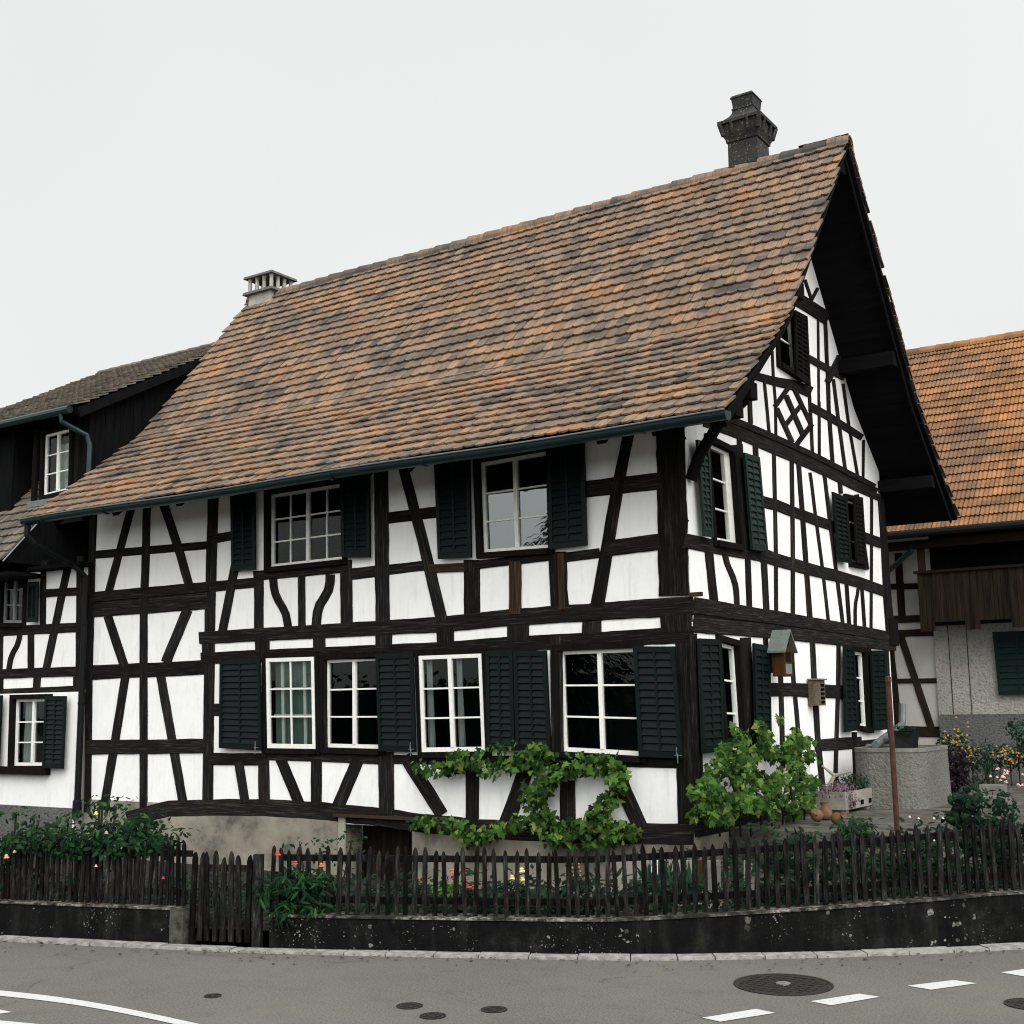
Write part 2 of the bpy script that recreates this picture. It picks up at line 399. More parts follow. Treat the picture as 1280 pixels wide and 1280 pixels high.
def m_rough(name, c):
    m, t, b = mat(name); P = objco(t)
    n1 = noise_n(t, 1.2, 5, .6, P); n2 = noise_n(t, 26, 3, .6, P)
    base = ramp(t, n1, [(.3, tuple(x*.8 for x in c)), (.7, tuple(x*1.1 for x in c))])
    base = mixc(t, ramp(t, n2, [(.3, (.75, .75, .75)), (.52, (0, 0, 0))]), base, tuple(x*.45 for x in c))
    t.links.new(base, b.inputs['Base Color']); b.inputs['Roughness'].default_value = .95; b.inputs['Specular IOR Level'].default_value = .1
    bump(t, b, n2, 1.0, .03)
    return m
M['roughcast'] = m_rough('pale_roughcast', (.38, .365, .325))
M['roughcast_grey'] = m_rough('grey_roughcast', (.13, .13, .122))
M['roughcast_stone'] = m_rough('trough_roughcast', (.17, .167, .15))
def m_stonechimney():
    m, t, b = mat('blackened_chimney_stone'); P = objco(t)
    n1 = noise_n(t, 3, 6, .7, P); n2 = noise_n(t, 28, 4, .7, P)
    base = ramp(t, n1, [(.35, (.008, .0085, .008)), (.65, (.028, .028, .024))])
    base = mixc(t, ramp(t, n2, [(.58, (0, 0, 0)), (.68, (.8, .8, .8))]), base, (.26, .25, .19))
    t.links.new(base, b.inputs['Base Color']); b.inputs['Roughness'].default_value = .95
    bump(t, b, n2, .5, .02)
    return m
M['chimney'] = m_stonechimney()
M['chimney_pale'] = simple('pale_chimney_concrete', (.34, .325, .29), .9, .25, 7, .3, 40)
M['chimney_slab'] = simple('dark_chimney_slab', (.10, .10, .095), .9, .4, 12, .3, 40)
def m_leaf(name, stops, transl=.35):
    m = bpy.data.materials.new(name); m.use_nodes = True; t = m.node_tree; b = t.nodes['Principled BSDF']; o = t.nodes['Material Output']
    geo = t.nodes.new('ShaderNodeNewGeometry')
    c = ramp(t, geo.outputs['Random Per Island'], stops)
    c = mixc(t, 1.0, c, ramp(t, noise_n(t, 2.2, 3, .5, objco(t)), [(.35, (.7, .7, .7)), (.65, (1.15, 1.15, 1.15))]), 'MULTIPLY')
    t.links.new(c, b.inputs['Base Color']); b.inputs['Roughness'].default_value = .55; b.inputs['Specular IOR Level'].default_value = .10
    tr = t.nodes.new('ShaderNodeBsdfTranslucent'); t.links.new(c, tr.inputs['Color'])
    mx = t.nodes.new('ShaderNodeMixShader'); mx.inputs['Fac'].default_value = transl
    t.links.new(b.outputs[0], mx.inputs[1]); t.links.new(tr.outputs[0], mx.inputs[2]); t.links.new(mx.outputs[0], o.inputs['Surface'])
    return m
M['vine_leaf'] = m_leaf('vine_leaves', [(0, (.008, .026, .007)), (.3, (.024, .068, .012)), (.62, (.058, .132, .022)), (.86, (.105, .195, .035)), (.96, (.17, .25, .06)), (1, (.22, .22, .06))])
M['rose_leaf'] = m_leaf('rose_leaves', [(0, (.004, .016, .008)), (.5, (.009, .036, .014)), (.88, (.02, .07, .02)), (1, (.05, .12, .03))])
M['dark_leaf'] = m_leaf('dark_leaves', [(0, (.003, .011, .0065)), (.6, (.007, .026, .012)), (1, (.018, .055, .018))])
M['blue_leaf'] = m_leaf('iris_leaves', [(0, (.006, .024, .016)), (.6, (.012, .045, .025)), (1, (.04, .09, .04))])
M['lime_leaf'] = m_leaf('lime_leaves', [(0, (.04, .12, .02)), (1, (.14, .28, .05))])
M['purple_leaf'] = m_leaf('purple_leaves', [(0, (.005, .003, .006)), (1, (.014, .006, .013))], .15)
M['conifer'] = m_leaf('conifer_needles', [(0, (.010, .03, .018)), (1, (.028, .065, .03))], .1)
def m_flower(name, c): return simple(name, c, .6, .25, 30)
M['red'] = m_flower('red_petals', (.42, .035, .022)); M['orange'] = m_flower('orange_petals', (.50, .15, .03))
M['yellow'] = m_flower('yellow_petals', (.36, .25, .04)); M['pale_yellow'] = m_flower('pale_yellow_petals', (.62, .54, .22))
M['pink'] = m_flower('pale_pink_petals', (.52, .36, .33)); M['mauve'] = m_flower('mauve_petals', (.105, .055, .085))
M['peach'] = m_flower('peach_petals', (.58, .27, .14)); M['teal'] = m_flower('pale_teal_petals', (.12, .36, .29))
M['white'] = m_flower('white_petals', (.62, .60, .54))

# ------------------------------------------------------------------ timbers
_tn = [0]
def smooth_line(pts, it):
    pts = [np.array(q, float) for q in pts]
    for _ in range(it):
        q = [pts[0]]
        for a, b in zip(pts[:-1], pts[1:]): q += [a*.75+b*.25, a*.25+b*.75]
        q.append(pts[-1]); pts = q
    return pts
def timber(name, parent, pts, wpx, plane, n, th=.016, m='timber', curve=0, wob=.038):
    """one squared, slightly crooked timber on a wall plane; pts is its centre line"""
    _tn[0] += 1
    proud = th + ((_tn[0]*0.6180339) % 1)*.012
    pts = smooth_line(pts, curve) if curve else [np.array(q, float) for q in pts]
    ws = wpx if isinstance(wpx, (list, tuple)) else [wpx, wpx]
    seglen = [np.linalg.norm(b-a) for a, b in zip(pts[:-1], pts[1:])]; tot = sum(seglen)
    cum = [0]
    for s_ in seglen: cum.append(cum[-1]+s_)
    nseg = max(3, int(tot/9)); c = []; 
    for i in range(nseg+1):
        d = tot*i/nseg; k = 0
        while k < len(seglen)-1 and d > cum[k+1]: k += 1
        f = (d-cum[k])/max(seglen[k], 1e-6); c.append(pts[k]*(1-f)+pts[k+1]*f)
    L_, R_ = [], []
    sd_ = random.random()*100
    for i, q in enumerate(c):
        t_ = c[min(i+1, nseg)]-c[max(i-1, 0)]; t_ /= np.linalg.norm(t_)
        nn = np.array([-t_[1], t_[0]]); f = i/nseg; w_ = ws[0]*(1-f)+ws[-1]*f
        a = w_/2*(1+wob*2*noise.noise(Vector((sd_+i*.38, 1.3, 0)))+wob*(random.random()-.5))
        b_ = w_/2*(1+wob*2*noise.noise(Vector((sd_+i*.38, 9.1, 0)))+wob*(random.random()-.5))
        L_.append(plane(q+nn*a)); R_.append(plane(q-nn*b_))
    n = np.array(n, float); mb = MB(); vs = []; uvs = []; u = 0
    for i, (a, b_) in enumerate(zip(L_, R_)):
        d = b_-a; wm = np.linalg.norm(d); d = d/wm; ch = min(.010, wm*.15)
        if i: u += np.linalg.norm((a+b_)/2-(L_[i-1]+R_[i-1])/2)
        ring = [(a-n*.03, -.02), (a+n*(proud-ch*.8), 0), (a+d*ch+n*proud, ch), (b_-d*ch+n*proud, wm-ch), (b_+n*(proud-ch*.8), wm), (b_-n*.03, wm+.02)]
        for q, vv in ring: vs.append(q); uvs.append((u, vv))
    fs = []
    for i in range(nseg):
        for k in range(5):
            fs.append((i*6+k, i*6+k+1, (i+1)*6+k+1, (i+1)*6+k))
    fs += [tuple(range(6)), tuple(nseg*6+k for k in range(5, -1, -1))]
    # outward winding
    q0, q1, q2 = np.array(vs[2]), np.array(vs[3]), np.array(vs[9])
    if np.dot(np.cross(q1-q0, q2-q0), n) < 0: fs = [f[::-1] for f in fs]
    mb.add(vs, fs, uvs)
    return mb.build(name, M[m], parent)

# ------------------------------------------------------------------ shutters and windows
def shutter(parent, q, n, plane, mkey='shutter', rows=13, cols=2, hook=False):
    Q = Quad(*[plane(a) for a in q], n); mb = MB()
    st = min(.055/Q.w, .16); rt = .07/Q.h; ms = .03/Q.w
    Q.box(mb, 0, st, 0, 1, 0, .034); Q.box(mb, 1-st, 1, 0, 1, 0, .034)
    Q.box(mb, st, 1-st, 0, rt, .001, .032); Q.box(mb, st, 1-st, 1-rt, 1, .001, .032)
    us = []
    if cols == 2:
        Q.box(mb, .5-ms/2, .5+ms/2, rt, 1-rt, .002, .031); us = [(st, .5-ms/2), (.5+ms/2, 1-st)]
    else: us = [(st, 1-st)]
    for u0, u1 in us:
        for k in range(rows):
            v0 = rt+(1-2*rt)*k/rows; dv = (1-2*rt)/rows; t_ = .006/Q.h
            a, b_ = v0+dv*.02, v0+dv*.95       # slat slopes outwards and down
            mb.hexa([Q.p(u0, a, .030), Q.p(u1, a, .030), Q.p(u1, b_, .006), Q.p(u0, b_, .006),
                     Q.p(u0, a+t_, .033), Q.p(u1, a+t_, .033), Q.p(u1, b_+t_, .009), Q.p(u0, b_+t_, .009)])
    Q.box(mb, st*.5, 1-st*.5, rt*.5, 1-rt*.5, -.006, .003)
    o = mb.build('shutter', M[mkey], parent)
    if hook:
        h = MB(); b0 = Q.p(.88, .05, .04)
        h.tube([b0+np.array([0, 0, .06]), b0, b0+np.array([.02, -.02, -.05]), b0+np.array([.02, -.02, -.12])], .006, 6)
        h.tube([b0+np.array([-.03, 0, -.03]), b0+np.array([.06, 0, -.03])], .005, 6)
        h.build('shutter_catch', M['zinc'], o)
    return o
HOLES = {}
def window(parent, q, n, plane, wallid, sashes=2, cols=1, rows=3, depth=.08, fr=.045, mkey='white_paint', glass='glass', curtain=None, casing=True, right_jamb=0.0, label=None, inner=False):
    """q: outline of the white frame where it stands (depth behind the wall face)"""
    n = np.array(n, float)
    Q = Quad(*[plane(a) for a in q], n); mb = MB()
    fu, fv = fr/Q.w, fr/Q.h
    Q.box(mb, 0, fu, 0, 1, -.02, .03); Q.box(mb, 1-fu-right_jamb/Q.w, 1, 0, 1, -.02, .03)
    Q.box(mb, fu, 1-fu, 0, fv*1.15, -.019, .029); Q.box(mb, fu, 1-fu, 1-fv, 1, -.019, .029)
    U0, U1 = fu, 1-fu-right_jamb/Q.w
    mw = .055/Q.w; edges = []
    if sashes == 2:
        mid = (U0+U1)/2; Q.box(mb, mid-mw/2, mid+mw/2, fv*1.15, 1-fv, -.015, .038); edges = [(U0, mid-mw/2), (mid+mw/2, U1)]
    else: edges = [(U0, U1)]
    tw = .022/Q.w; tv = .022/Q.h
    for a, b_ in edges:
        for k in range(1, cols):
            c = a+(b_-a)*k/cols; Q.box(mb, c-tw/2, c+tw/2, fv*1.15, 1-fv, -.01, .018)
        for k in range(1, rows):
            c = fv+(1-2*fv)*k/rows; Q.box(mb, a, b_, c-tv/2, c+tv/2, -.009, .017)
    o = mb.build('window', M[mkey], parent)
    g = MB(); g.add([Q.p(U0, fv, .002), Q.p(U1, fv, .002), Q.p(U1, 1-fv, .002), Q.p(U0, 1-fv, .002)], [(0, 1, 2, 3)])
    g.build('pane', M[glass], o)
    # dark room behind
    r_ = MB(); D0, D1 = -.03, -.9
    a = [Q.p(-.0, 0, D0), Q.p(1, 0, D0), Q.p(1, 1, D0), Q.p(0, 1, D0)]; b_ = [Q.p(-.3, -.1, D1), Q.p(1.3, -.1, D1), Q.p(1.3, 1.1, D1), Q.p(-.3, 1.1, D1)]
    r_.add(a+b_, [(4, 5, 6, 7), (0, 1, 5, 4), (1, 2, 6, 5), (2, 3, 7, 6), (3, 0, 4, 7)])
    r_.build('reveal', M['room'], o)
    if inner:       # second casement behind the storm window
        c = MB()
        for a_ in (.24, .70): Q.box(c, a_-.028, a_+.028, .04, .97, -.10, -.07)
        for a_ in (.36, .66): Q.box(c, .05, .95, a_-.012, a_+.012, -.098, -.072)
        c.build('inner_casement', M['cream_paint'], o)
    if curtain:
        for (u0, u1, v0, v1, key) in curtain:
            c = MB(); N = 28; vs = []
            for j in range(6):
                v_ = v0+(v1-v0)*j/5
                for i in range(N+1):
                    u_ = u0+(u1-u0)*i/N
                    vs.append(Q.p(u_, v_, -.11+.025*math.sin(i*1.35)+.008*math.sin(i*.6+j)))
            c.add(vs, [(j*(N+1)+i, j*(N+1)+i+1, (j+1)*(N+1)+i+1, (j+1)*(N+1)+i) for j in range(5) for i in range(N)])
            c.build('curtain', M[key], o, True)
    if casing:
        c = MB(); t_ = .075; a0, a1 = -.03, depth+.045
        cu, cv = t_/Q.w, t_/Q.h
        Q.box(c, -cu, -.001, -cv, 1+cv, a0, a1); Q.box(c, 1.001, 1+cu, -cv, 1+cv, a0, a1)
        Q.box(c, -.001, 1.001, 1.001, 1+cv, a0, a1-.002); Q.box(c, -.001, 1.001, -cv, -.001, a0, a1+.03)
        c.build('casing', M['timber_plain'], o)
        e = .03
        HOLES.setdefault(wallid, []).append([Q.p(-e/Q.w, -e/Q.h), Q.p(1+e/Q.w, -e/Q.h), Q.p(1+e/Q.w, 1+e/Q.h), Q.p(-e/Q.w, 1+e/Q.h)])
    if label: o['label'] = label
    return o
M['timber_plain'] = m_boards('casing_timber', (.004, .0038, .004), (.010, .009, .008), (14, 14, 2))

from mathutils.geometry import delaunay_2d_cdt
def wall_with_holes(name, parent, outline, holes, axis, m):
    """outline / holes: 3D points on one plane; axis is the plane's normal axis"""
    o1, o2 = (0, 2) if axis == 1 else (1, 2)
    off = outline[0][axis]; pts = []; edges = []; 
    def loop(P):
        b0 = len(pts); k = len(P)
        for q in P: pts.append(Vector((q[o1], q[o2])))
        for i in range(k): edges.append((b0+i, b0+(i+1) % k))
    loop(outline)
    for h in holes: loop(h)
    v2, e2, f2, *_ = delaunay_2d_cdt(pts, edges, [], 0, 1e-5)
    def inside(P, x, y):
        r_ = False; k = len(P)
        for i in range(k):
            x0, y0 = P[i][o1], P[i][o2]; x1, y1 = P[(i+1) % k][o1], P[(i+1) % k][o2]
            if (y0 > y) != (y1 > y) and x < (x1-x0)*(y-y0)/(y1-y0)+x0: r_ = not r_
        return r_
    fs = []
    for f in f2:
        cx = sum(v2[i][0] for i in f)/len(f); cy = sum(v2[i][1] for i in f)/len(f)
        if inside(outline, cx, cy) and not any(inside(h, cx, cy) for h in holes): fs.append(tuple(f))
    mb = MB()
    vs = [((a, off, b_) if axis == 1 else (off, a, b_)) for a, b_ in v2]
    mb.add(vs, fs)
    return mb.build(name, m, parent)

# ------------------------------------------------------------------ roof tiles
def tile_rows(mb, prof, x0, x1, exposure, tw, seed, length=1.6, sag=0.0, thick=.024, lift=.054, xl=None):
    """plain tiles with rounded ends laid in broken bond over a (y,z) profile that runs from eave to ridge"""
    rnd = random.Random(seed)
    seg = [math.dist(a, b_) for a, b_ in zip(prof[:-1], prof[1:])]; tot = sum(seg)
    def at(s_):
        s_ = max(-.3, s_); k = 0; acc = 0
        while k < len(seg)-1 and s_ > acc+seg[k]: acc += seg[k]; k += 1
        f = (s_-acc)/seg[k]; a, b_ = prof[k], prof[k+1]
        ty, tz = (b_[0]-a[0])/seg[k], (b_[1]-a[1])/seg[k]
        return (a[0]+(b_[0]-a[0])*f, a[1]+(b_[1]-a[1])*f), (ty, tz), ((-tz, ty) if ty > 0 else (tz, -ty))
    rows = int(tot/exposure); ex = tot/rows
    out_ = [(-.5, .0), (-.5, .17), (-.42, .10), (-.25, .03), (0, 0), (.25, .03), (.42, .10), (.5, .17)]
    for r_ in range(rows):
        s0 = ex*r_-.02; row_sag = rnd.uniform(-.004, .004)
        n = int((x1-x0)/tw)+1
        for i in range(n):
            cx = x0+(i+.5*(r_ % 2)+.25)*tw+rnd.uniform(-.005, .005)
            if cx-tw*.5 < x0-.02 or cx+tw*.5 > x1+.02:
                if not (cx-tw*.5 < x1-.03): continue
            hw = tw*.485; dz = rnd.uniform(-.005, .007); sk = rnd.uniform(-.012, .012); ds = rnd.uniform(-.008, .008)+row_sag
            tl = rnd.uniform(-.004, .004)
            LT = ex*length; vs = []
            xa, xb = max(cx-hw, x0), min(cx+hw, x1)
            if xb-xa < .03: continue
            pts = [(xa, LT), (xa, .045)] + [(cx+u*tw*.97, v_*.25) for u, v_ in out_[2:7]] + [(xb, .045), (xb, LT)]
            pts = [(min(max(a, xa), xb), b_) for a, b_ in pts]
            for layer in (0, 1):
                for a, b_ in pts:
                    (y, z), t_, nn = at(s0+b_+ds+sk*(a-cx)*2)
                    h = lift*(1-b_/LT)+dz*(1-b_/LT)+layer*thick+tl*(a-cx)/hw+sagf(a, s0+b_)*sag+.004
                    vs.append((a, y+nn[0]*h, z+nn[1]*h))
            k = len(pts)
            fs = [tuple(range(k, 2*k))[::-1]] + [(j, (j+1) % k, k+(j+1) % k, k+j) for j in range(k)]
            mb.add(vs, fs)
    return rows
def sagf(x, s_): return noise.noise(Vector((x*.35, s_*.5, 3.7)))

# ================================================================== MAIN HOUSE
W, XO, LW, LO = 7.452, 1.009, 10.83, 11.16
YG, ZG, YK, ZK, YR, ZR = -1.057, 4.841, 1.055, 6.495, W/2, 9.80
PROF = [(YG, ZG), (YK, ZK), (YR, ZR)]
house = empty('half_timbered_house', (-5, 3.5, 0), 'large black and white half-timbered house with steep brown tiled roof and green shutters', 'house')
NF, NG = (0, -1, 0), (1, 0, 0)
pf = lambda q: PF(q, 0.0)
pg = lambda q: PG(q, 0.0)

# roof structure: boarded underside in four slabs (front lower / upper, back upper / lower)
def slab(y0, z0, y1, z1, x0, x1, th, name, m, parent, drop=0.0):
    mb = MB(); d = math.dist((y0, z0), (y1, z1)); ny, nz = -(z1-z0)/d, (y1-y0)/d
    if nz < 0: ny, nz = -ny, -nz
    p = [(y0-ny*drop, z0-nz*drop), (y1-ny*drop, z1-nz*drop), (y1-ny*(drop+th), z1-nz*(drop+th)), (y0-ny*(drop+th), z0-nz*(drop+th))]
    mb.prism([(x0, a, b_) for a, b_ in p], (x1-x0, 0, 0))
    return mb.build(name, m, parent)
bk = lambda y: W-y
for (a, b_, c, d, nm) in ((YG+.06, ZG+.04, YK, ZK, 'eave_boarding'), (YK, ZK, YR, ZR, 'roof_boarding'), (bk(YK), ZK, YR, ZR, 'roof_boarding'), (bk(YG), ZG, bk(YK), ZK, 'eave_boarding')):
    slab(a, b_, c, d, -LO+.03, XO-.03, .05, nm, M['soffit'], house, .012)
mb = MB(); tile_rows(mb, PROF, -LO, XO, .222, .168, 11, sag=.03)
roof = mb.build('roof', M['tiles'], house)
mb = MB(); tile_rows(mb, [(bk(a), b_) for a, b_ in PROF], XO-.75, XO, .222, .168, 12)
o = mb.build('roof', M['tiles'], house)
# ridge tiles
mb = MB(); x = -LO+.02; k = 0; rr = random.Random(4)
while x < XO-.02:
    l = min(.42, XO-x+.01); vs = []; dz = rr.uniform(-.006, .008)
    for (xx, r0) in ((x-.03, .160), (x+l, .132)):
        for lay in (0, .018):
            for j in range(9):
                a = R(-15+210*j/8); vs.append((xx, YR+(r0-lay)*math.cos(a)*1.0, ZR-.055+dz+(r0-lay)*math.sin(a)))
    fs = [(j, j+1, 18+j+1, 18+j) for j in range(8)] + [(j, 9+j, 9+j+1, j+1) for j in range(8)] + [(18+j, 18+j+1, 27+j+1, 27+j) for j in range(8)]
    mb.add(vs, fs); x += .36
mb.build('ridge_tiles', M['tiles'], roof)
# verge boards and rafters
for sgn in (0, 1):
    for (a, b_, c, d) in ((YG+.1, ZG, YK, ZK), (YK, ZK, YR, ZR)):
        ya, yb = (a, c) if sgn == 0 else (bk(a), bk(c))
        slab(ya, b_, yb, d, XO-.12, XO-.09, .08, 'verge_board', M['soffit'], house, .065)
for i in range(17):
    x = -LO+.35+i*.72
    if x > XO-.1: break
    slab(YG+.12, ZG+.06, YK, ZK, x, x+.11, .13, 'rafter', M['soffit'], house, .062)
for yy in (0.02, W-.02):          # wall plates and purlins running out to the verge
    mb = MB(); zt = 5.42
    mb.box((-LO+.2, yy-.09, zt-.2), (XO-.12, yy+.09, zt)); mb.build('purlin', M['soffit'], house)
for yy, zt in ((1.75, 7.12), (W-1.75, 7.12)):
    mb = MB(); mb.box((-.2, yy-.09, zt-.22), (XO-.12, yy+.09, zt)); mb.build('purlin', M['soffit'], house)
mb = MB(); mb.box((-.2, YR-.09, ZR-.46), (XO-.12, YR+.09, ZR-.24)); mb.build('purlin', M['soffit'], house)
# curved struts carrying the overhang
for yy, zt in ((0.05, 5.22),):
    mb = MB(); mb.tube([(.03, yy, zt-.85), (.16, yy, zt-.55), (.42, yy, zt-.22), (.75, yy, zt+.02)], [.075, .07, .07, .075], 6); mb.build('strut', M['soffit'], house)
# gutter and downpipe
mb = MB(); vs = []; N = 10; xs = [-LO-.10+i*(LO+XO+.12)/24 for i in range(25)]
prof_g = []
for j in range(N+1):
    a = R(180+180*j/N); prof_g.append((.082*math.cos(a), .082*math.sin(a)))
prof_g = [(-.082, .016), (-.098, .010)]+prof_g[0:]+[(.082, .03)]
pin = [(a*.9, b_*.9+.006) for a, b_ in prof_g[::-1]]
pr = prof_g+pin
for x in xs:
    sagz = .012*math.sin(x*1.1)
    for a, b_ in pr: vs.append((x, YG-.02+a, ZG-.02+b_+sagz))
k = len(pr)
mb.add(vs, [(i*k+j, (i+1)*k+j, (i+1)*k+(j+1) % k, i*k+(j+1) % k) for i in range(24) for j in range(k)] + [tuple(range(k))])
for x in xs[1::3]:
    r_ = [(x-.018, YG-.02+.092*math.cos(R(180+20*j)), ZG-.02+.092*math.sin(R(180+20*j))) for j in range(10)]
    mb.prism(r_, (.036, 0, 0))
ends = [(xs[-1]+.001, YG-.02+a, ZG-.02+b_) for a, b_ in prof_g]; mb.add(ends, [tuple(range(len(ends)))])
gut = mb.build('gutter', M['gutter'], house)
mb = MB(); mb.tube([(x, YG-.118, ZG-.006+.012*math.sin(x*1.1)) for x in xs], .011, 6); mb.build('lip_glint', M['zinc'], gut)  # pale tube painting in the sky's glint along the gutter edge
mb = MB()
p0 = np.array([-LO+.0, YG-.02, ZG-.10]); q1 = PF((108, 722), -.14)
path = [p0, p0+np.array([0, 0, -.16]), p0+np.array([.05, .1, -.28]), p0*.12+np.array([q1[0]-.10, q1[1]-.06, q1[2]+.12])*.88, q1, PF((108, 860), -.14), PF((107.5, 1012), -.14)]
path[-1][0] = path[-2][0] = q1[0]
mb.tube(path, .052, 10)
b = path[-1]; mb.lathe([(.075, -.25), (.075, 0), (.06, .03)], (b[0], b[1], b[2]+.12), 10)
for zz in (3.2, 1.9): mb.lathe([(.06, -.02), (.06, .02)], (q1[0], q1[1], zz), 10)
mb.build('downpipe', M['iron'], gut)

# ---- front: windows and shutters
PW = lambda d: (lambda q: PF(q, d))
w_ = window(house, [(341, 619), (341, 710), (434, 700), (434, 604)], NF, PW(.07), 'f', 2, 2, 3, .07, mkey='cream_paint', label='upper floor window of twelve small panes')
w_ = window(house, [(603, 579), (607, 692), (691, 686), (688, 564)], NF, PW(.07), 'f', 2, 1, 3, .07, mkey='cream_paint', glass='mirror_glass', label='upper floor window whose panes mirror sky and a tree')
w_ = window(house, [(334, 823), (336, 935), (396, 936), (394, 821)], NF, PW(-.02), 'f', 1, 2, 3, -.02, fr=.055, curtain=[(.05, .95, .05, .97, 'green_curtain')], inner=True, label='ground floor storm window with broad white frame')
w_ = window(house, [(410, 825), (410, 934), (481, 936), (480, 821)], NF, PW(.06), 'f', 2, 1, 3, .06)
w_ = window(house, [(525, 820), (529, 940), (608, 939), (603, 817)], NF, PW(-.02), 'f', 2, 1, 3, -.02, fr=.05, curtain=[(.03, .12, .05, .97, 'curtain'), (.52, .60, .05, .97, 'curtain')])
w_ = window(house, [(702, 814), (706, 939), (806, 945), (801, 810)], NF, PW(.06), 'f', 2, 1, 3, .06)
PS = PW(-.075)
for q, hk in (([(276.5, 825), (275.5, 935), (328, 938), (326, 823)], 1), ([(471, 817.5), (475, 939), (521, 940), (517.5, 816)], 1),
          ([(608.5, 814), (610, 936), (645, 938), (642, 813.5)], 0), ([(643.2, 813.5), (646.3, 938), (690, 940), (684, 813)], 0),
          ([(792.6, 808), (800, 946), (855, 948), (844.6, 808)], 1),
          ([(289.5, 610), (291, 714), (320.5, 712), (319.5, 606)], 0), ([(426, 593), (429, 697), (464, 697), (463, 588)], 0),
          ([(544, 572), (549, 699), (590.5, 697), (588, 566)], 0), ([(685, 552), (688, 687), (735, 682), (731, 545)], 0)):
    shutter(house, q, NF, PS, hook=bool(hk))
# ---- front timbers
def tf(name, pts, wpx, **kw):
    if name == 'recess_board': kw['th'] = .001
    return timber(name, house, pts, wpx, pf, NF, **kw)
for nm, pts, wd in (
    ('post', [(184, 632), (182.5, 700), (180, 770), (180, 850), (180, 1010)], 9.5), ('post', [(267, 618), (263, 760), (260, 1000)], 13),
    ('post', [(477, 585), (478, 700), (479, 778)], 17), ('post', [(838, 530), (843, 745)], [35, 38]), ('post', [(857, 795), (862, 1035)], [25, 30]),
    ('post', [(117, 640), (112, 850), (110, 1015)], 8),
    ('beam', [(112, 694), (263, 681.3)], 10), ('beam', [(112, 747), (262, 733.5)], 13), ('beam', [(112, 764.5), (262, 753.6)], 15), ('beam', [(110, 841), (260, 834)], 18),
    ('beam', [(108, 934), (258, 932.5)], 18), ('recess_board', [(114, 756), (260, 743.5)], 16),
    ('brace', [(165, 632), (136, 741)], 9.5), ('brace', [(203, 624), (225, 690), (237, 732)], 10.5), ('brace', [(135, 770), (156, 834)], 11), ('brace', [(235, 762), (208, 828)], 12),
    ('brace', [(158, 840), (145, 923), (130, 1012)], 10), ('brace', [(200, 838), (215, 923), (230, 1008)], 11),
    ('beam', [(262, 674.5), (291, 669.5)], 11), ('beam', [(262, 733.5), (322, 728)], 12.5), ('brace', [(295, 705), (278, 793)], 10),
    ('beam', [(318, 720), (378, 714.5), (436, 709.5)], 12), ('post', [(324, 722), (324, 788)], 11.5), ('stud', [(377.5, 720), (378, 786)], 8.5),
    ('post', [(433, 700), (434, 786)], 14.5), ('beam', [(436, 718), (472, 714)], 14),
    ('beam', [(250, 797.5), (330, 793), (430, 787.5), (560, 780), (636, 772), (726, 766), (866, 757)], [15, 24]),
    ('beam', [(252, 823), (332, 819.5), (430, 816), (560, 811), (636, 805), (726, 801), (866, 793)], [14.5, 21]),
    ('joist_end', [(328.5, 797), (328.5, 816)], 17), ('joist_end', [(399.5, 793), (399.5, 812)], 15), ('joist_end', [(480, 789), (480, 809)], 21),
    ('joist_end', [(557, 785), (557.5, 806)], 21), ('joist_end', [(648, 776), (648, 801)], 27), ('joist_end', [(740, 770), (740, 796)], 24), ('joist_end', [(845, 765), (846, 790)], 38),
    ('joist_end', [(259, 800), (259, 821)], 12),
    ('brace', [(498, 560), (530, 680), (553, 776)], [11.5, 14]), ('beam', [(484, 648), (547, 640)], 14), ('beam', [(484, 712.5), (530, 707)], 12.5), ('beam', [(594, 706.5), (692, 695)], 10.5),
    ('beam', [(706, 697), (750, 691)], 12), ('beam', [(758, 686), (826, 677)], 20), ('beam', [(731, 612), (826, 601)], 21), ('stud', [(590, 700), (590.5, 770)], 20),
    ('brace', [(787, 538), (771, 618), (747, 758)], [13, 16.5]), ('stud', [(697, 690), (700, 762)], 22),
    ('beam', [(262, 887), (279, 887)], 15), ('beam', [(262, 948.5), (335, 949)], 15), ('beam', [(330, 944), (400, 946), (476, 949.5)], 12),
    ('brace', [(299, 952), (307, 1003)], 10.5), ('post', [(330, 944), (331, 1004)], 13.5), ('brace', [(350, 946), (375, 1006)], 13), ('stud', [(396, 948), (396, 1007)], 13),
    ('brace', [(448, 949), (423, 1008)], 15), ('post', [(483, 940), (484, 1018)], 18.5), ('brace', [(507, 945), (553, 1018)], 16),
    ('beam', [(478, 949), (660, 951), (846, 953)], [11, 14]), ('stud', [(591, 953), (591, 1030)], 16), ('brace', [(661, 955), (633, 1030)], 19), ('stud', [(710, 953), (710, 1034)], 19),
    ('brace', [(766, 956), (802, 1036)], 18),
    ('sill_beam', [(160, 1024), (210, 1011), (262, 1009.5), (330, 1009.5), (390, 1013), (465, 1020), (520, 1028), (600, 1036), (700, 1041), (868, 1043)], [20, 27]),
    ('post', [(695, 796), (697, 952)], 13), ('post', [(402, 817), (403, 946)], 10), ('post', [(524, 812), (526, 948)], 5), ('post', [(331, 816), (331, 946)], 6)):
    tf(nm, pts, wd)
tf('brace', [(342, 724), (343, 740), (350, 754), (357.5, 765), (361, 786)], 9.5, curve=2)
tf('brace', [(413, 718), (412.5, 735), (406, 747), (397.5, 759), (395, 786)], 11.5, curve=2)
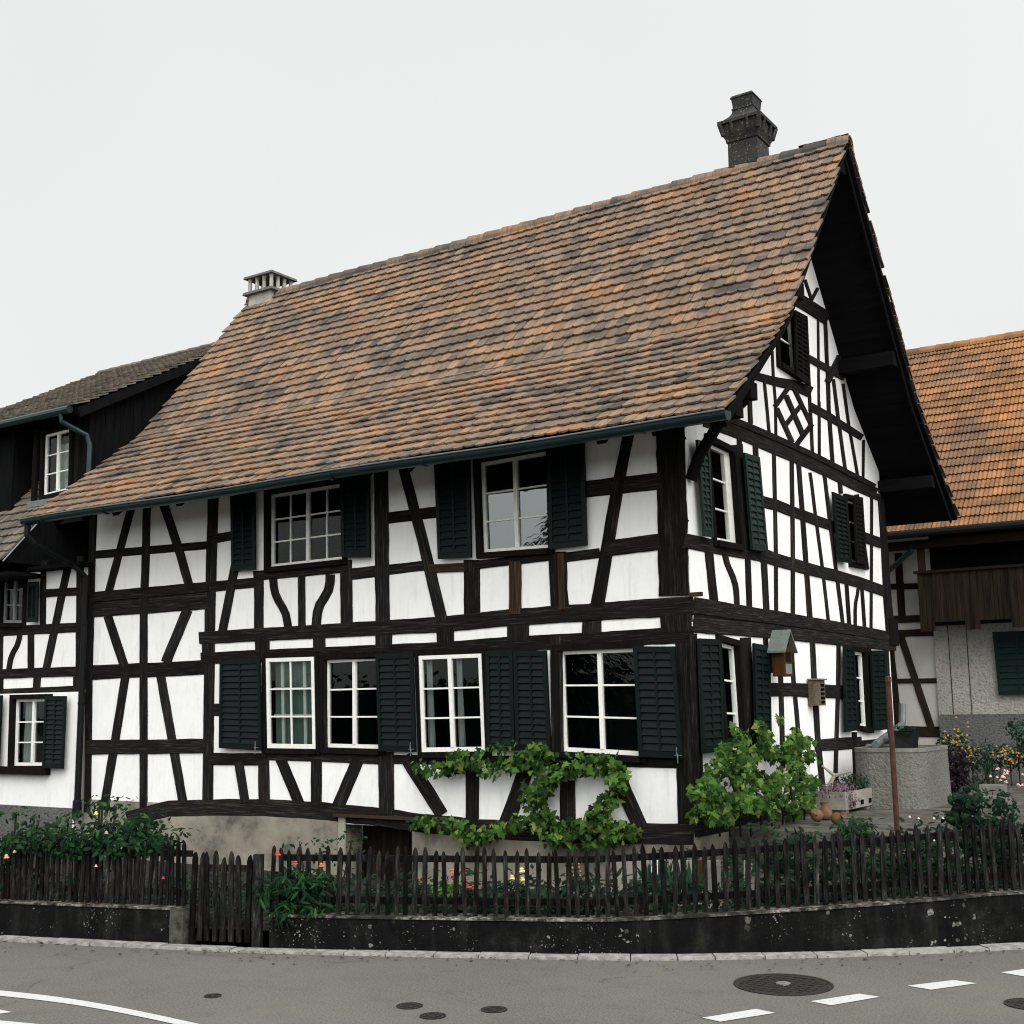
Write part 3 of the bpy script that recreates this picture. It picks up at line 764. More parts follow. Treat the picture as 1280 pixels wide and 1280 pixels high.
for nm, pts, wd in (('stud', [(645, 702), (645, 768)], 14), ('beam', [(538, 711), (582, 709)], 10.5), ('stud', [(702, 692), (704, 762)], 8)):
    o = tf(nm, pts, wd, m='brown_timber', th=.03); o['label'] = 'newer brown timber'
out_f = [(-LW, 0, .2), (0, 0, .2), (0, 0, 5.60), (-LW, 0, 5.60)]
hf = [[np.array([q[0], 0, q[2]]) for q in h] for h in HOLES.get('f', [])]
wall_with_holes('wall', house, out_f, hf, 1, M['plaster'])

# ---- gable: windows and shutters
PX = lambda d: (lambda q: PG(q, d))
window(house, [(877, 552), (886, 676), (917, 682), (908.5, 567)], NG, PX(-.07), 'g', 1, 1, 3, .07, mkey='cream_paint', right_jamb=.12, glass='dull_glass')
window(house, [(1052, 624), (1058, 703), (1075, 706), (1070, 628)], NG, PX(-.05), 'g', 1, 1, 3, .05, mkey='white_paint', glass='dull_glass')
window(house, [(966, 383), (968.7, 454.5), (992, 470), (986, 396)], NG, PX(-.05), 'g', 1, 1, 2, .05, glass='dull_glass')
window(house, [(891, 802), (901, 938), (922.5, 937), (914, 808)], NG, PX(-.07), 'g', 1, 1, 3, .07, glass='dull_glass')
window(house, [(1060, 813), (1067, 907), (1080, 910), (1074.5, 816)], NG, PX(-.06), 'g', 1, 1, 3, .06, curtain=[(.05, .9, .05, .95, 'green_curtain')], glass='dull_glass')
for q, mk in (([(869, 550), (878, 670), (889, 672), (884, 553)], 'shutter_gable'), ([(928, 566), (938, 687), (957.5, 690), (947, 572)], 'shutter_gable'),
          ([(1039, 615), (1047, 702), (1061, 704), (1056, 622)], 'shutter'), ([(1065.5, 623), (1069, 704), (1080, 706), (1076, 626)], 'timber_plain'),
          ([(992, 388), (993, 470), (1011, 483), (1007, 396)], 'timber_plain'),
          ([(871, 798), (876.5, 942), (903, 939), (897.5, 799)], 'shutter'), ([(940, 804), (943, 935), (962, 935), (960, 807.5)], 'shutter'),
          ([(1053, 806), (1055, 915), (1070, 913), (1065, 808)], 'shutter'), ([(1087, 813), (1091, 913), (1107, 912), (1104, 813)], 'shutter')):
    shutter(house, q, NG, PX(.075), mk, cols=2)
def tg(name, pts, wpx, view=None, **kw):
    if name == 'recess_board': kw['th'] = .001
    return timber(name, house, V(view, pts) if view else pts, wpx*view[2] if view and not isinstance(wpx, list) else ([a*view[2] for a in wpx] if view else wpx), pg, NG, **kw)
for nm, vw, pts, wd in (
    # two great beams and the rails
    ('beam', None, [(893, 517), (930, 531), (964, 545.5), (1014, 568), (1054, 588), (1093, 608)], [9, 6]),
    ('beam', None, [(880, 527), (930, 546), (965, 561.5), (1013, 582), (1047, 598), (1071, 610), (1100, 623)], [12.5, 8]),
    ('recess_board', None, [(867, 769), (960, 780), (1060, 794), (1116, 802)], [24, 14]), ('recess_board', None, [(886, 522), (930, 538), (1013, 575), (1096, 615)], [16, 10]),
    ('beam', None, [(866, 757), (960, 771), (1050, 785), (1112, 796)], [21, 12]), ('beam', None, [(866, 781), (960, 789), (1060, 801), (1119, 808)], [20, 12]),
    ('beam', None, [(952, 627), (969, 631), (989, 639), (1006, 645), (1020, 650.5), (1036, 656), (1047, 660)], [14, 12]), ('beam', G4, [(470, 446), (555, 473), (650, 508)], 80),
    ('beam', None, [(858, 676), (890, 683), (937, 691), (958, 695.5), (970, 700), (990, 705), (1008, 711), (1044, 719.5), (1078, 729.5), (1106, 739.5)], [18, 13]),
    ('beam', G2, [(583, 342), (740, 425), (840, 490), (935, 548), (1045, 618)], [76, 58]), ('beam', G1, [(565, 835), (720, 922), (885, 1010)], 58),
    ('beam', G2, [(100, 72), (260, 118), (430, 150), (590, 215)], [70, 100]), ('beam', G1, [(400, 270), (600, 395), (740, 490)], 112),
    ('beam', None, [(958, 862), (990, 862), (1054, 865)], 17), ('beam', None, [(1018, 932), (1076, 928)], 15),
    # upper gable studs
    ('stud', G2, [(42, 250), (52, 500)], 32), ('stud', G2, [(170, 60), (178, 150), (196, 330), (218, 575)], 21), ('stud', G2, [(246, -150), (258, 100), (275, 300), (280, 600)], 22),
    ('stud', G2, [(572, 150), (580, 330), (592, 520), (602, 770)], 22), ('stud', G1, [(653, 470), (657, 800), (660, 1260)], 17), ('stud', G2, [(661, 300), (663, 800)], 17),
    ('stud', G1, [(715, 500), (722, 600), (732, 890), (742, 1000)], 27), ('stud', G2, [(740, 40), (750, 390), (757, 480), (784, 860)], 32),
    ('stud', G2, [(788, 100), (830, 440), (895, 910)], 23), ('stud', G2, [(876, 140), (925, 500), (1007, 965)], 22), ('stud', G2, [(1056, 640), (1052, 990)], 15),
    ('brace', G1, [(535, 140), (592, 310)], 22), ('brace', G1, [(652, 215), (597, 320)], 26), ('brace', G1, [(845, 820), (735, 1050)], 50),
    ('brace', G2, [(270, 345), (405, 155)], 40), ('brace', G2, [(365, 510), (508, 325)], 40), ('brace', G2, [(455, 690), (598, 500)], 40),
    ('brace', G2, [(285, 360), (425, 665)], 40), ('brace', G2, [(365, 245), (515, 590)], 38), ('brace', G2, [(428, 160), (585, 490)], 34),
    # between the great beams
    ('stud', G3, [(587, 215), (592, 380)], 46), ('stud', G3, [(745, 270), (752, 430)], 44), ('stud', None, [(966.5, 560), (969, 680), (969.5, 768)], 4), ('stud', None, [(988.5, 570), (990, 680), (990, 770)], 3.8),
    ('stud', None, [(997, 574), (1004.5, 675), (1011.5, 772)], [4.6, 5.6]), ('stud', G4, [(75, -60), (85, 0), (115, 250), (175, 700), (223, 1130)], 21), ('stud', G4, [(183, -60), (195, 0), (230, 310), (285, 740), (338, 1160)], 21),
    ('stud', G4, [(312, -5), (322, 110)], 30), ('stud', G4, [(365, 790), (391, 1170)], 28), ('stud', G4, [(485, 790), (512, 1190)], 21), ('stud', G4, [(569, 130), (567, 700), (564, 1210)], 19),
    ('post', G4, [(640, 150), (668, 500), (690, 900), (722, 1290)], [40, 66]),
    ('post', None, [(920.5, 556), (931, 688)], 13), ('post', None, [(931, 797), (938, 940)], 13), ('post', None, [(1084, 806), (1088, 916)], 6), ('post', None, [(1070, 618), (1083, 712)], 5),
    ('stud', None, [(884.5, 682), (892, 752)], 10), ('stud', None, [(933.5, 692), (936, 764)], 6), ('stud', None, [(953.5, 690), (957.5, 766)], 7),
    # ground floor
    ('post', None, [(866, 792), (871, 900), (876, 1010)], 6), ('stud', None, [(971, 795), (975, 846), (978, 960)], 5), ('stud', None, [(988, 795), (991, 848), (996, 900), (1002, 985)], 4.8),
    ('stud', None, [(1014.3, 795), (1016.7, 847.5), (1021, 920), (1029, 1003)], [5.4, 6.2]), ('stud', None, [(1047.5, 800), (1047, 856), (1045, 920), (1043, 992)], 4.4),
    ('stud', None, [(1067, 915), (1069, 985)], 5), ('stud', None, [(956, 795), (957, 815)], 5), ('post', None, [(1107, 800), (1112, 925)], 5), ('beam', None, [(1074, 930), (1112, 927)], 9),
    ('sill_beam', None, [(870, 1035), (960, 1022), (1030, 1005), (1090, 985)], [24, 12])):
    tg(nm, pts, wd, vw)
tg('brace', [(905, 687), (905.5, 694), (908, 705), (916, 721), (919.6, 735.5), (920.5, 757)], 6.5, curve=2)
tg('brace', [(460, 780), (465, 870), (445, 950), (434, 1020), (437, 1175)], 19, G4, curve=2)
def zroof(y):
    y = min(y, W-y)
    return (ZK+(y-YK)*(ZR-ZK)/(YR-YK) if y > YK else ZG+(y-YG)*(ZK-ZG)/(YK-YG))-.07
og = [(0, 0, .2), (0, W, .2)] + [(0, y, zroof(y)) for y in (W, W-YK, YR, YK, 0)]
hg = [[np.array([0, q[1], q[2]]) for q in h] for h in HOLES.get('g', [])]
wall_with_holes('wall', house, og, hg, 0, M['plaster'])
mb = MB(); mb.box((-LW, .02, .2), (-LW+.1, W, 5.6)); mb.box((-LW+.1, W-.1, .2), (-.02, W, 5.6)); mb.build('wall', M['plaster'], house)
# beam ends past the corners
mb = MB(); a = PG((1114, 790)); mb.box((-.02, W-.05, a[2]-.22), (.04, W+.42, a[2]+.22)); mb.build('beam_end', M['timber_plain'], house)
mb = MB(); mb.box((.0, -.06, 2.98), (.16, -.01, 3.03)); mb.build('peg', M['orange_wood'], house)
# purlin ends showing at the front corner
mb = MB(); mb.box((.02, -.55, 4.92), (.9, -.35, 5.1)); mb.build('beam_end', M['timber_plain'], house)
# ---- plinth with the cellar opening
mb = MB(); yq = -.015
ca, cb = PF((428, 1060), 0)[0], PF((516, 1060), 0)[0]; z1 = .37
mb.box((-LW-.02, yq, -.8), (ca, .4, z1)); mb.box((cb, yq, -.8), (.015, .4, z1-.02)); mb.box((-.3, yq+.41, -.8), (.02, W, .34))
pl = mb.build('plinth', M['plinth'], house)
mb = MB(); mb.box((ca-.02, .45, -.8), (cb+.02, .5, .4)); mb.build('cellar_door', M['balcony_boards'], house)
mb = MB(); mb.box((ca-.04, yq-.03, -.8), (ca+.08, yq-.005, .31)); mb.build('door_post', M['pale_board'], house)
mb = MB(); mb.box((ca-.1, -.09, .30), (cb+.1, -.017, .335)); mb.build('lintel_board', M['brown_timber'], house)

# ---- chimneys
def frustum(mb, c, z0, z1, h0, h1):
    (ax, ay), (bx, by) = h0, h1
    mb.hexa([(c[0]-ax, c[1]-ay, z0), (c[0]+ax, c[1]-ay, z0), (c[0]+ax, c[1]+ay, z0), (c[0]-ax, c[1]+ay, z0),
             (c[0]-bx, c[1]-by, z1), (c[0]+bx, c[1]-by, z1), (c[0]+bx, c[1]+by, z1), (c[0]-bx, c[1]+by, z1)])
def curved_wedge(mb, c, z0, z1, h0, h1):
    pts = 6
    for i in range(pts):
        a, b_ = i/pts, (i+1)/pts; e = lambda t_: 1-(1-t_)**2.0
        frustum(mb, c, z0+(z1-z0)*a, z0+(z1-z0)*b_, (h0[0]+(h1[0]-h0[0])*e(a), h0[1]+(h1[1]-h0[1])*e(a)), (h0[0]+(h1[0]-h0[0])*e(b_), h0[1]+(h1[1]-h0[1])*e(b_)))
cc = (-.60, YR+.12); zz = ZR; K = .735
mb = MB(); frustum(mb, cc, zz-.7, zz+.44, (.245, .245), (.235, .235)); ch = mb.build('chimney', M['chimney'], house)
ch['label'] = 'tall blackened chimney with flared stone hood'
mb = MB(); zz2 = zz+.44
frustum(mb, cc, zz2-.01, zz2+.025, (.255, .255), (.26, .26))
frustum(mb, cc, zz2+.025, zz2+.11, (.255, .255), (.30, .30))
for sx in (-1, 1):
    for sy in (-1, 1): mb.tube([(cc[0]+sx*.28, cc[1]+sy*.28, zz2+.10), (cc[0]+sx*.325, cc[1]+sy*.325, zz2+.29)], .04, 6)
for k_ in (-.13, .13):
    mb.tube([(cc[0]+k_, cc[1]-.29, zz2+.10), (cc[0]+k_, cc[1]-.335, zz2+.29)], .024, 6)
    mb.tube([(cc[0]+.29, cc[1]+k_, zz2+.10), (cc[0]+.335, cc[1]+k_, zz2+.29)], .024, 6)
frustum(mb, cc, zz2+.275, zz2+.32, (.345, .345), (.35, .35))
curved_wedge(mb, cc, zz2+.32, zz2+.53, (.335, .335), (.165, .17))
frustum(mb, cc, zz2+.53, zz2+.555, (.175, .18), (.175, .18))
frustum(mb, cc, zz2+.555, zz2+.72, (.155, .165), (.175, .18))
frustum(mb, cc, zz2+.72, zz2+.76, (.19, .195), (.17, .18))
mb.build('chimney_hood', M['chimney'], ch)
mb = MB(); frustum(mb, cc, zz2+.10, zz2+.29, (.275, .275), (.305, .305)); mb.build('flue', M['chimney'], ch)
cc = (-10.70, YR+.05); zb = ZR-.6
mb = MB(); frustum(mb, cc, zb, ZR+.02, (.32, .30), (.30, .28)); ch = mb.build('chimney', M['chimney_pale'], house); ch['label'] = 'squat pale chimney with slab roof on stubby columns'
mb = MB(); frustum(mb, cc, ZR+.02, ZR+.075, (.40, .37), (.385, .355)); mb.build('chimney_ledge', M['chimney_slab'], ch)
for sx, sy in [(a, -1) for a in (-1, -.33, .33, 1)] + [(a, 1) for a in (-1, -.33, .33, 1)] + [(1, a) for a in (-.33, .33)] + [(-1, a) for a in (-.33, .33)]:
    mb = MB(); mb.lathe([(.045, 0), (.036, .05), (.04, .13), (.034, .20), (.045, .28)], (cc[0]+sx*.29, cc[1]+sy*.265, ZR+.073), 8); mb.build('column', M['chimney_pale'], ch)
mb = MB(); frustum(mb, cc, ZR+.351, ZR+.40, (.39, .36), (.375, .345)); mb.build('chimney_cap', M['chimney_slab'], ch)

# ================================================================== ATTACHED HOUSE ON THE LEFT
annex = empty('attached_house', (-13, 3, 0), 'lower attached house with dark boarded dormer and white ground floor at left edge', 'house')
AX0, AX1 = -19.0, -10.86
E_A = PF((20, 700), -.75); ZA = E_A[2]; 
VX = -12.25
ap = [(-.75, ZA), (.6, ZA+1.55), (YR+.2, ZA+4.75)]
mb = MB(); tile_rows(mb, ap, AX0+3, VX, .215, .168, 31); aroof = mb.build('roof', M['grey_tiles'], annex)
slab(-.72, ZA+.03, .6, ZA+1.55, AX0+3, VX, .08, 'eave_boarding', M['soffit'], annex, .02)
slab(.6, ZA+1.55, YR+.2, ZA+4.75, AX0+3, VX, .08, 'roof_boarding', M['soffit'], annex, .02)
mb = MB(); mb.add([(VX-.01, -.72, ZA), (VX-.01, 2.6, ZA), (VX-.01, 2.6, ZA+3.45), (VX-.01, .6, ZA+1.5)], [(0, 1, 2, 3)])
mb.add([(VX, 1.6, ZA-.3), (AX1-.2, 1.6, ZA-.3), (AX1-.2, 1.6, 7.0), (VX, 1.6, 7.0)], [(0, 1, 2, 3)])
mb.build('boarding', M['dark_boards_and_shade'], annex)
mb = MB(); mb.tube([(VX+.02, -.78, ZA+.0), (VX+.02, .62, ZA+1.60), (VX+.02, 1.5, ZA+2.48)], .016, 6); mb.build('verge_strip', M['zinc'], annex)
mb = MB(); mb.tube([(AX0+3, -.80, ZA-.05), (VX-.25, -.80, ZA-.05)], .075, 10); mb.build('gutter', M['gutter'], annex)
mb = MB(); mb.box((AX0+3, -.70, ZA-.22), (VX+.1, -.0, ZA-.16)); mb.box((VX, -.3, ZA-.12), (AX1, 1.6, ZA-.06)); mb.build('soffit', M['soffit'], annex)
pan = lambda q: PF(q, .0)
window(annex, [(8, 714), (6, 779), (33, 779), (35, 716)], NF, PW(.05), 'a', 2, 1, 3, .05, mkey='grey_paint')
shutter(annex, [(36, 728), (35, 778), (48, 777), (49, 727)], NF, PW(-.1))
window(annex, [(22.5, 874), (20, 957), (64, 957), (67, 873)], NF, PW(-.05), 'a2', 2, 1, 3, .07, curtain=[(.08, .40, .05, .95, 'curtain'), (.62, .95, .05, .95, 'curtain')])
PSA = PW(-.22)
shutter(annex, [(58, 870), (54.5, 960), (80, 961), (84, 870)], NF, PSA); shutter(annex, [(-20, 869), (-22, 961), (0, 958), (4, 869)], NF, PSA)
mb = MB(); a, b_ = PF((-25, 965), -.14), PF((62, 964), -.14); mb.box((a[0], -.24, b_[2]-.06), (b_[0], -.12, b_[2]+.06)); mb.build('window_sill', M['timber_plain'], annex)
zt = PF((50, 866), -.12)[2]
lo_out = [(AX0, -.12, -.8), (AX1-.1, -.12, -.8), (AX1-.1, -.12, zt), (AX0, -.12, zt)]
wall_with_holes('wall', annex, lo_out, [[np.array([q[0], -.12, q[2]]) for q in h] for h in HOLES.get('a2', [])], 1, M['plaster'])
mb = MB(); mb.add([(AX1-.1, -.12, -.3), (AX1-.1, .1, -.3), (AX1-.1, .1, zt), (AX1-.1, -.12, zt)], [(0, 1, 2, 3)]); mb.add([(AX0, -.12, zt), (AX1-.1, -.12, zt), (AX1-.1, .1, zt), (AX0, .1, zt)], [(0, 1, 2, 3)]); mb.build('wall', M['cream_plaster'], annex)
mb = MB(); mb.box((AX0, -.14, -.8), (AX1-.14, -.122, .23)); mb.build('plinth', M['roughcast_grey'], annex)
wall_with_holes('wall', annex, [(AX0, 0, zt), (AX1+.01, 0, zt), (AX1+.01, 0, ZA-.1), (AX0, 0, ZA-.1)], [[np.array([q[0], 0, q[2]]) for q in h] for h in HOLES.get('a', [])], 1, M['plaster'])
for nm, pts, wd in (('beam', [(-20, 790), (101, 784)], 12), ('beam', [(52, 742), (102, 739)], 10), ('brace', [(87, 700), (58, 838)], 9), ('post', [(39, 788), (39, 842)], 8),
                    ('beam', [(-20, 843), (103, 839)], 12), ('joist_end', [(47, 846), (46, 864)], 9), ('joist_end', [(97, 846), (97, 864)], 9), ('joist_end', [(0, 846), (0, 864)], 9), ('beam', [(-20, 867.5), (104, 862)], 10.5),
                    ('post', [(101, 695), (99, 868)], 8), ('post', [(55, 700), (54, 790)], 7), ('post', [(2, 790), (1, 842)], 5)):
    timber(nm, annex, pts, wd, pan, NF)
timber('brace', annex, [(26, 790), (25, 797), (22.5, 807), (14, 820), (11, 842)], 6, pan, NF, curve=2)
mb = MB(); mb.box((AX0, YR+.5, -.8), (AX1, YR+.6, ZA+4.6)); mb.build('wall', M['dark_boards_and_shade'], annex)
slab(YR+.2, ZA+4.75, YR+4.2, ZA+.2, AX0+3, VX+1.2, .1, 'roof', M['grey_tiles'], annex)
# dormer
DX = -11.42; dy = .22
dr = np.array([0, 0, 0])
z_e = PF((85, 511), dy-.45)[2]
zsl = (9.13-z_e)/4.15
def zd(y): return z_e+(y-(dy-.45))*zsl
mb = MB(); tile_rows(mb, [(dy-.45, z_e), (YR+.2, zd(YR+.2))], AX0+3, DX+.22, .215, .168, 41); d_roof = mb.build('dormer_roof', M['grey_tiles'], annex)
slab(dy-.42, z_e-.01, YR+.2, zd(YR+.2), AX0+3, DX+.20, .09, 'dormer_boarding', M['soffit'], annex, .02)
mb = MB(); x = AX0+3
while x < DX+.1:
    vs = []
    for (xx, r0) in ((x-.03, .12), (x+.40, .105)):
        for j in range(9):
            a = R(-15+210*j/8); vs.append((xx, YR+.2+r0*math.cos(a), zd(YR+.2)-.02+r0*math.sin(a)))
    mb.add(vs, [(j, j+1, 9+j+1, 9+j) for j in range(8)]); x += .36
mb.build('ridge_tiles', M['grey_tiles'], d_roof)
slab(dy-.42, z_e-.02, YR, zd(YR), DX+.185, DX+.215, .16, 'verge_board', M['soffit'], annex, -.012)
mb = MB(); mb.tube([(AX0+3, dy-.5, z_e-.03), (DX+.12, dy-.5, z_e-.03)], .07, 10); dg = mb.build('dormer_gutter', M['gutter'], annex)
mb = MB(); g0 = np.array([DX-.12, dy-.5, z_e-.07]); mb.tube([g0, g0+np.array([.0, .02, -.14]), (DX+.10, dy-.12, z_e-.42), (DX+.14, dy-.08, z_e-.60), (DX+.14, dy-.08, z_e-1.35)], .045, 10); mb.build('downpipe', M['gutter'], dg)
pdw = lambda q: PF(q, dy)
dq = window(annex, [(59, 544), (57, 621), (90, 613), (91.5, 536)], NF, PW(dy+.04), 'd', 2, 1, 3, .04, curtain=[(.30, .98, .03, .82, 'curtain')])
D_L = -12.75; CK = -13.42
XL = AX0+3.05
mb = MB(); mb.prism([(XL, -.7, ZA-.25), (XL, YR+.3, ZA-.25), (XL, YR+.3, ZA+4.7), (XL, .6, ZA+1.5), (XL, -.7, ZA)], (.1, 0, 0)); mb.build('wall', M['dark_boards_and_shade'], annex)
mb = MB(); mb.prism([(XL+.02, dy, 4.5), (XL+.02, YR+.2, 4.5), (XL+.02, YR+.2, zd(YR+.2)-.1), (XL+.02, dy, zd(dy)-.1)], (.05, 0, 0)); mb.build('dormer_cheek', M['dark_boards_and_shade'], annex)
d_out = [(D_L, dy, 5.0), (DX, dy, 5.0), (DX, dy, zd(dy)-.1), (D_L, dy, zd(dy)-.1)]
wall_with_holes('dormer_front', annex, d_out, [[np.array([q[0], dy, q[2]]) for q in h] for h in HOLES.get('d', [])], 1, M['dark_boards_and_shade'])
mb = MB(); mb.add([(DX, dy, 4.9), (DX, YR+.1, 4.9), (DX, YR+.1, zd(YR)-.1), (DX, dy, zd(dy)-.1)], [(0, 1, 2, 3)]); 
mb.add([(CK, dy-.1, 4.5), (CK, 3, 4.5), (CK, 3, zd(3)-.1), (CK, dy-.1, zd(dy)-.12)], [(0, 1, 2, 3)])
mb.add([(CK-4, dy-.1, 4.5), (CK, dy-.1, 4.5), (CK, dy-.1, zd(dy)-.12), (CK-4, dy-.1, zd(dy)-.12)], [(0, 1, 2, 3)])
mb.add([(CK, 2.6, 4.5), (D_L, 2.6, 4.5), (D_L, 2.6, zd(2.6)-.1), (CK, 2.6, zd(2.6)-.1)], [(0, 1, 2, 3)])
mb.add([(D_L, dy, 4.5), (D_L, 2.6, 4.5), (D_L, 2.6, zd(2.6)-.1), (D_L, dy, zd(dy)-.1)], [(0, 1, 2, 3)])
mb.build('dormer_cheek', M['dark_boards_and_shade'], annex)
for x in np.arange(dy+.12, YR, .2):
    mb = MB()
    mb.box((DX, x, 4.9), (DX+.015, x+.025, min(zd(x)-.1, 8.4))); mb.build('batten', M['dark_boards_and_shade'], annex)
mb = MB(); a = PF((45, 600), dy-.02); mb.box((a[0]-.07, dy-.06, 5.2), (a[0]+.04, dy-.005, zd(dy)-.15)); mb.build('post', M['timber_plain'], annex); mb = MB(); b_ = PF((98, 570), dy-.02); mb.box((b_[0]-.05, dy-.06, 5.2), (b_[0]+.05, dy-.005, zd(dy)-.15)); mb.build('post', M['timber_plain'], annex)
mb = MB(); a, b_ = PF((36, 630), dy-.1), PF((78, 622), dy-.1); mb.box((a[0], dy-.14, a[2]-.08), (b_[0], dy-.01, a[2]+.03)); mb.build('window_ledge', M['grey_sheet'], annex)

# ================================================================== FARM BUILDING ON THE RIGHT
YB = 11.2
barn = empty('farm_building', (3, YB+3, 0), 'farm building with orange pantile roof and brown board balcony at right edge', 'house')
e = PF((1245, 655), YB-1.1); rdg = PF((1210, 430), YB+3.6); BX0, BX1 = -3.4, 9.0
ez, rz = e[2], rdg[2]
# pantiles: wavy tiles
mb = MB(); y0, y1 = YB-1.1, YB+3.6; SL = math.dist((y0, ez), (y1, rz)); ty, tz = (y1-y0)/SL, (rz-ez)/SL; NR = 24; exb = SL/NR; twb = .165
rr = random.Random(77)
for r_ in range(NR):
    x = -2.2
    while x < 5.2:
        vs = []; dz = rr.uniform(-.004, .006)
        for j, (s_, lf) in enumerate(((0, .058), (0, .042), (exb*1.12, .004))):
            for i in range(9):
                u = i/8; hgt = .013*math.cos(4*math.pi*(u-.1))
                hgt += (.0 if j != 1 else 0)
                s2 = r_*exb+s_; h = hgt+lf+dz
                vs.append((x+u*twb*.985, y0+ty*s2-tz*h, ez+tz*s2+ty*h))
        fs = [(9+i, 9+i+1, 18+i+1, 18+i) for i in range(8)]
        # front lip
        for i in range(9):
            u = i/8; q = vs[9+i]; vs[i] = (q[0], q[1]+.004+tz*.018, q[2]-ty*.018)
        fs += [(i, i+1, 9+i+1, 9+i) for i in range(8)]
        mb.add(vs, fs); x += twb
br = mb.build('roof', M['orange_tiles'], barn)
slab(y0, ez, y1, rz, BX0, BX1, .1, 'roof_boarding', M['soffit'], barn, .05)
mb = MB(); x = -2.2
while x < 5.2:
    vs = []
    for (xx, r0) in ((x-.03, .14), (x+.40, .125)):
        for j in range(9):
            a = R(-15+210*j/8); vs.append((xx, y1+r0*math.cos(a), rz-.03+r0*math.sin(a)))
    mb.add(vs, [(j, j+1, 9+j+1, 9+j) for j in range(8)]); x += .37
mb.build('ridge_tiles', M['orange_tiles'], br)
mb = MB(); mb.tube([(BX0, y0-.06, ez-.05), (BX1, y0-.06, ez-.05)], .08, 10); mb.build('gutter', M['iron'], barn)
mb = MB(); z_ = PF((1245, 672), YB-.9)[2]; mb.box((BX0, YB-.95, z_-.09), (BX1, YB-.8, z_+.07)); mb.build('eave_beam', M['barn_timber'], barn)
xs_ = PF((1172, 850), YB)[0]
mb = MB(); mb.box((BX0, YB+.02, -.3), (xs_, YB+.3, 5.35)); mb.build('wall', M['cream_plaster'], barn)
zb = PF((1200, 893), YB)[2]
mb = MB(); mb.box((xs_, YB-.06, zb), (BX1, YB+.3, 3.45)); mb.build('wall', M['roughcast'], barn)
mb = MB(); mb.box((xs_, YB-.09, -.3), (BX1, YB+.28, zb-.004)); mb.build('plinth', M['roughcast_grey'], barn)
mb = MB(); mb.box((xs_, YB+.02, 3.45), (BX1, YB+.3, 5.35)); mb.build('wall', M['dark_boards_and_shade'], barn)  # plaster behind the balcony, its shade put into the dark board colour
mb = MB()
for a in (1189, 1212):
    q = PF((a, 850), YB-.07); mb.box((q[0]-.006, YB-.068, zb), (q[0]+.006, YB-.058, 3.4))
mb.build('cable', M['iron'], barn)
pb = lambda q: PF(q, YB+.02)
for nm, pts, wd in (('post', [(145, 40), (162, 320)], 30), ('beam', [(110, 180), (250, 178)], 24), ('beam', [(110, 318), (250, 315)], 30), ('beam', [(110, 378), (297, 372)], 30),
                    ('brace', [(155, 385), (287, 780)], 28), ('beam', [(100, 578), (312, 575)], 20), ('sill_beam', [(120, 790), (327, 790)], 44), ('post', [(112, 440), (147, 790)], 30)):
    timber(nm, barn, V(BV, pts), wd*BV[2], pb, NF, m='barn_timber', th=.03)
# balcony
yb_ = YB-.85; zt_, zl = PF((1210, 711), yb_)[2], PF((1210, 776), yb_)[2]; bx0 = PF((1148, 740), yb_)[0]
mb = MB(); x = bx0; i = 0; rr = random.Random(5)
while x < BX1-3:
    wdt = .135; low = zl-(.16 if (i % 6) in (0, 1) else 0)
    mb.box((x, yb_-.012-rr.uniform(0, .006), low), (x+wdt-.006, yb_+.015, zt_-.03)); x += wdt; i += 1
bal = mb.build('balcony', M['balcony_boards'], barn)
mb = MB(); mb.box((bx0-.06, yb_-.06, zt_-.03), (BX1-3, yb_+.06, zt_+.02)); mb.build('handrail', M['barn_timber'], bal)
mb = MB(); mb.box((bx0, yb_+.016, zl-.02), (BX1-3, YB+.02, zl+.12)); mb.build('balcony_floor', M['soffit'], bal)
mb = MB(); mb.box((bx0-.005, yb_+.02, zl), (bx0+.02, YB-.06, zt_-.03)); mb.build('end_boards', M['balcony_boards'], bal)
q = PF((1151, 690), yb_)[0]; mb = MB(); mb.box((q-.06, yb_-.05, zt_+.02), (q+.06, yb_+.05, z_-.05)); mb.build('balcony_post', M['barn_timber'], bal)
shutter(barn, [(1241, 790), (1249, 869), (1300, 868), (1300, 788)], NF, PW(YB-.12), 'shutter_green', rows=9)
mb = MB(); a, b_ = PF((1108, 716), YB-.5), PF((1140, 688), YB-1.0); mb.tube([a, b_], .05, 8); mb.build('downpipe', M['gutter'], barn)

# ================================================================== GROUND, ROAD, WALLS
fl = [(-2.79, -6.91), (-1.22, -6.43), (-.64, -6.24), (.3, -5.84), (1.12, -5.47), (1.95, -5.07), (2.5, -4.70), (3.11, -4.26), (3.68, -3.76), (4.13, -3.33)]
fl = [(-14, -9.8), (-6, -7.85)] + fl + [(5.2, -2.15), (7.6, 1.2), (12, 8)]
fl = [tuple(q) for q in smooth_line(fl, 2)]
def offs(line, d):          # shift a line sideways (positive: towards the house)
    o_ = []
    for i, q in enumerate(line):
        a, b_ = np.array(line[max(i-1, 0)]), np.array(line[min(i+1, len(line)-1)]); t_ = (b_-a)/np.linalg.norm(b_-a)
        o_.append((q[0]-t_[1]*d, q[1]+t_[0]*d))
    return o_
kerb_in, kerb_out = offs(fl, .005), offs(fl, -.135)
mb = MB(); S = 600; mb.add([(-S, -S, -.75), (S, -S, -.75), (S, S, -.75), (-S, S, -.75)], [(0, 1, 2, 3)]); tag(mb.build('ground', M['soil']), kind='structure')
mb = MB(); n = len(fl); far = [(kerb_out[0][0]-60, kerb_out[0][1]-12)] + kerb_out + [(40, 60)]
vs = [(a, b_, 0) for a, b_ in far] + [(90, 60, 0), (90, -90, 0), (-90, -90, 0)]
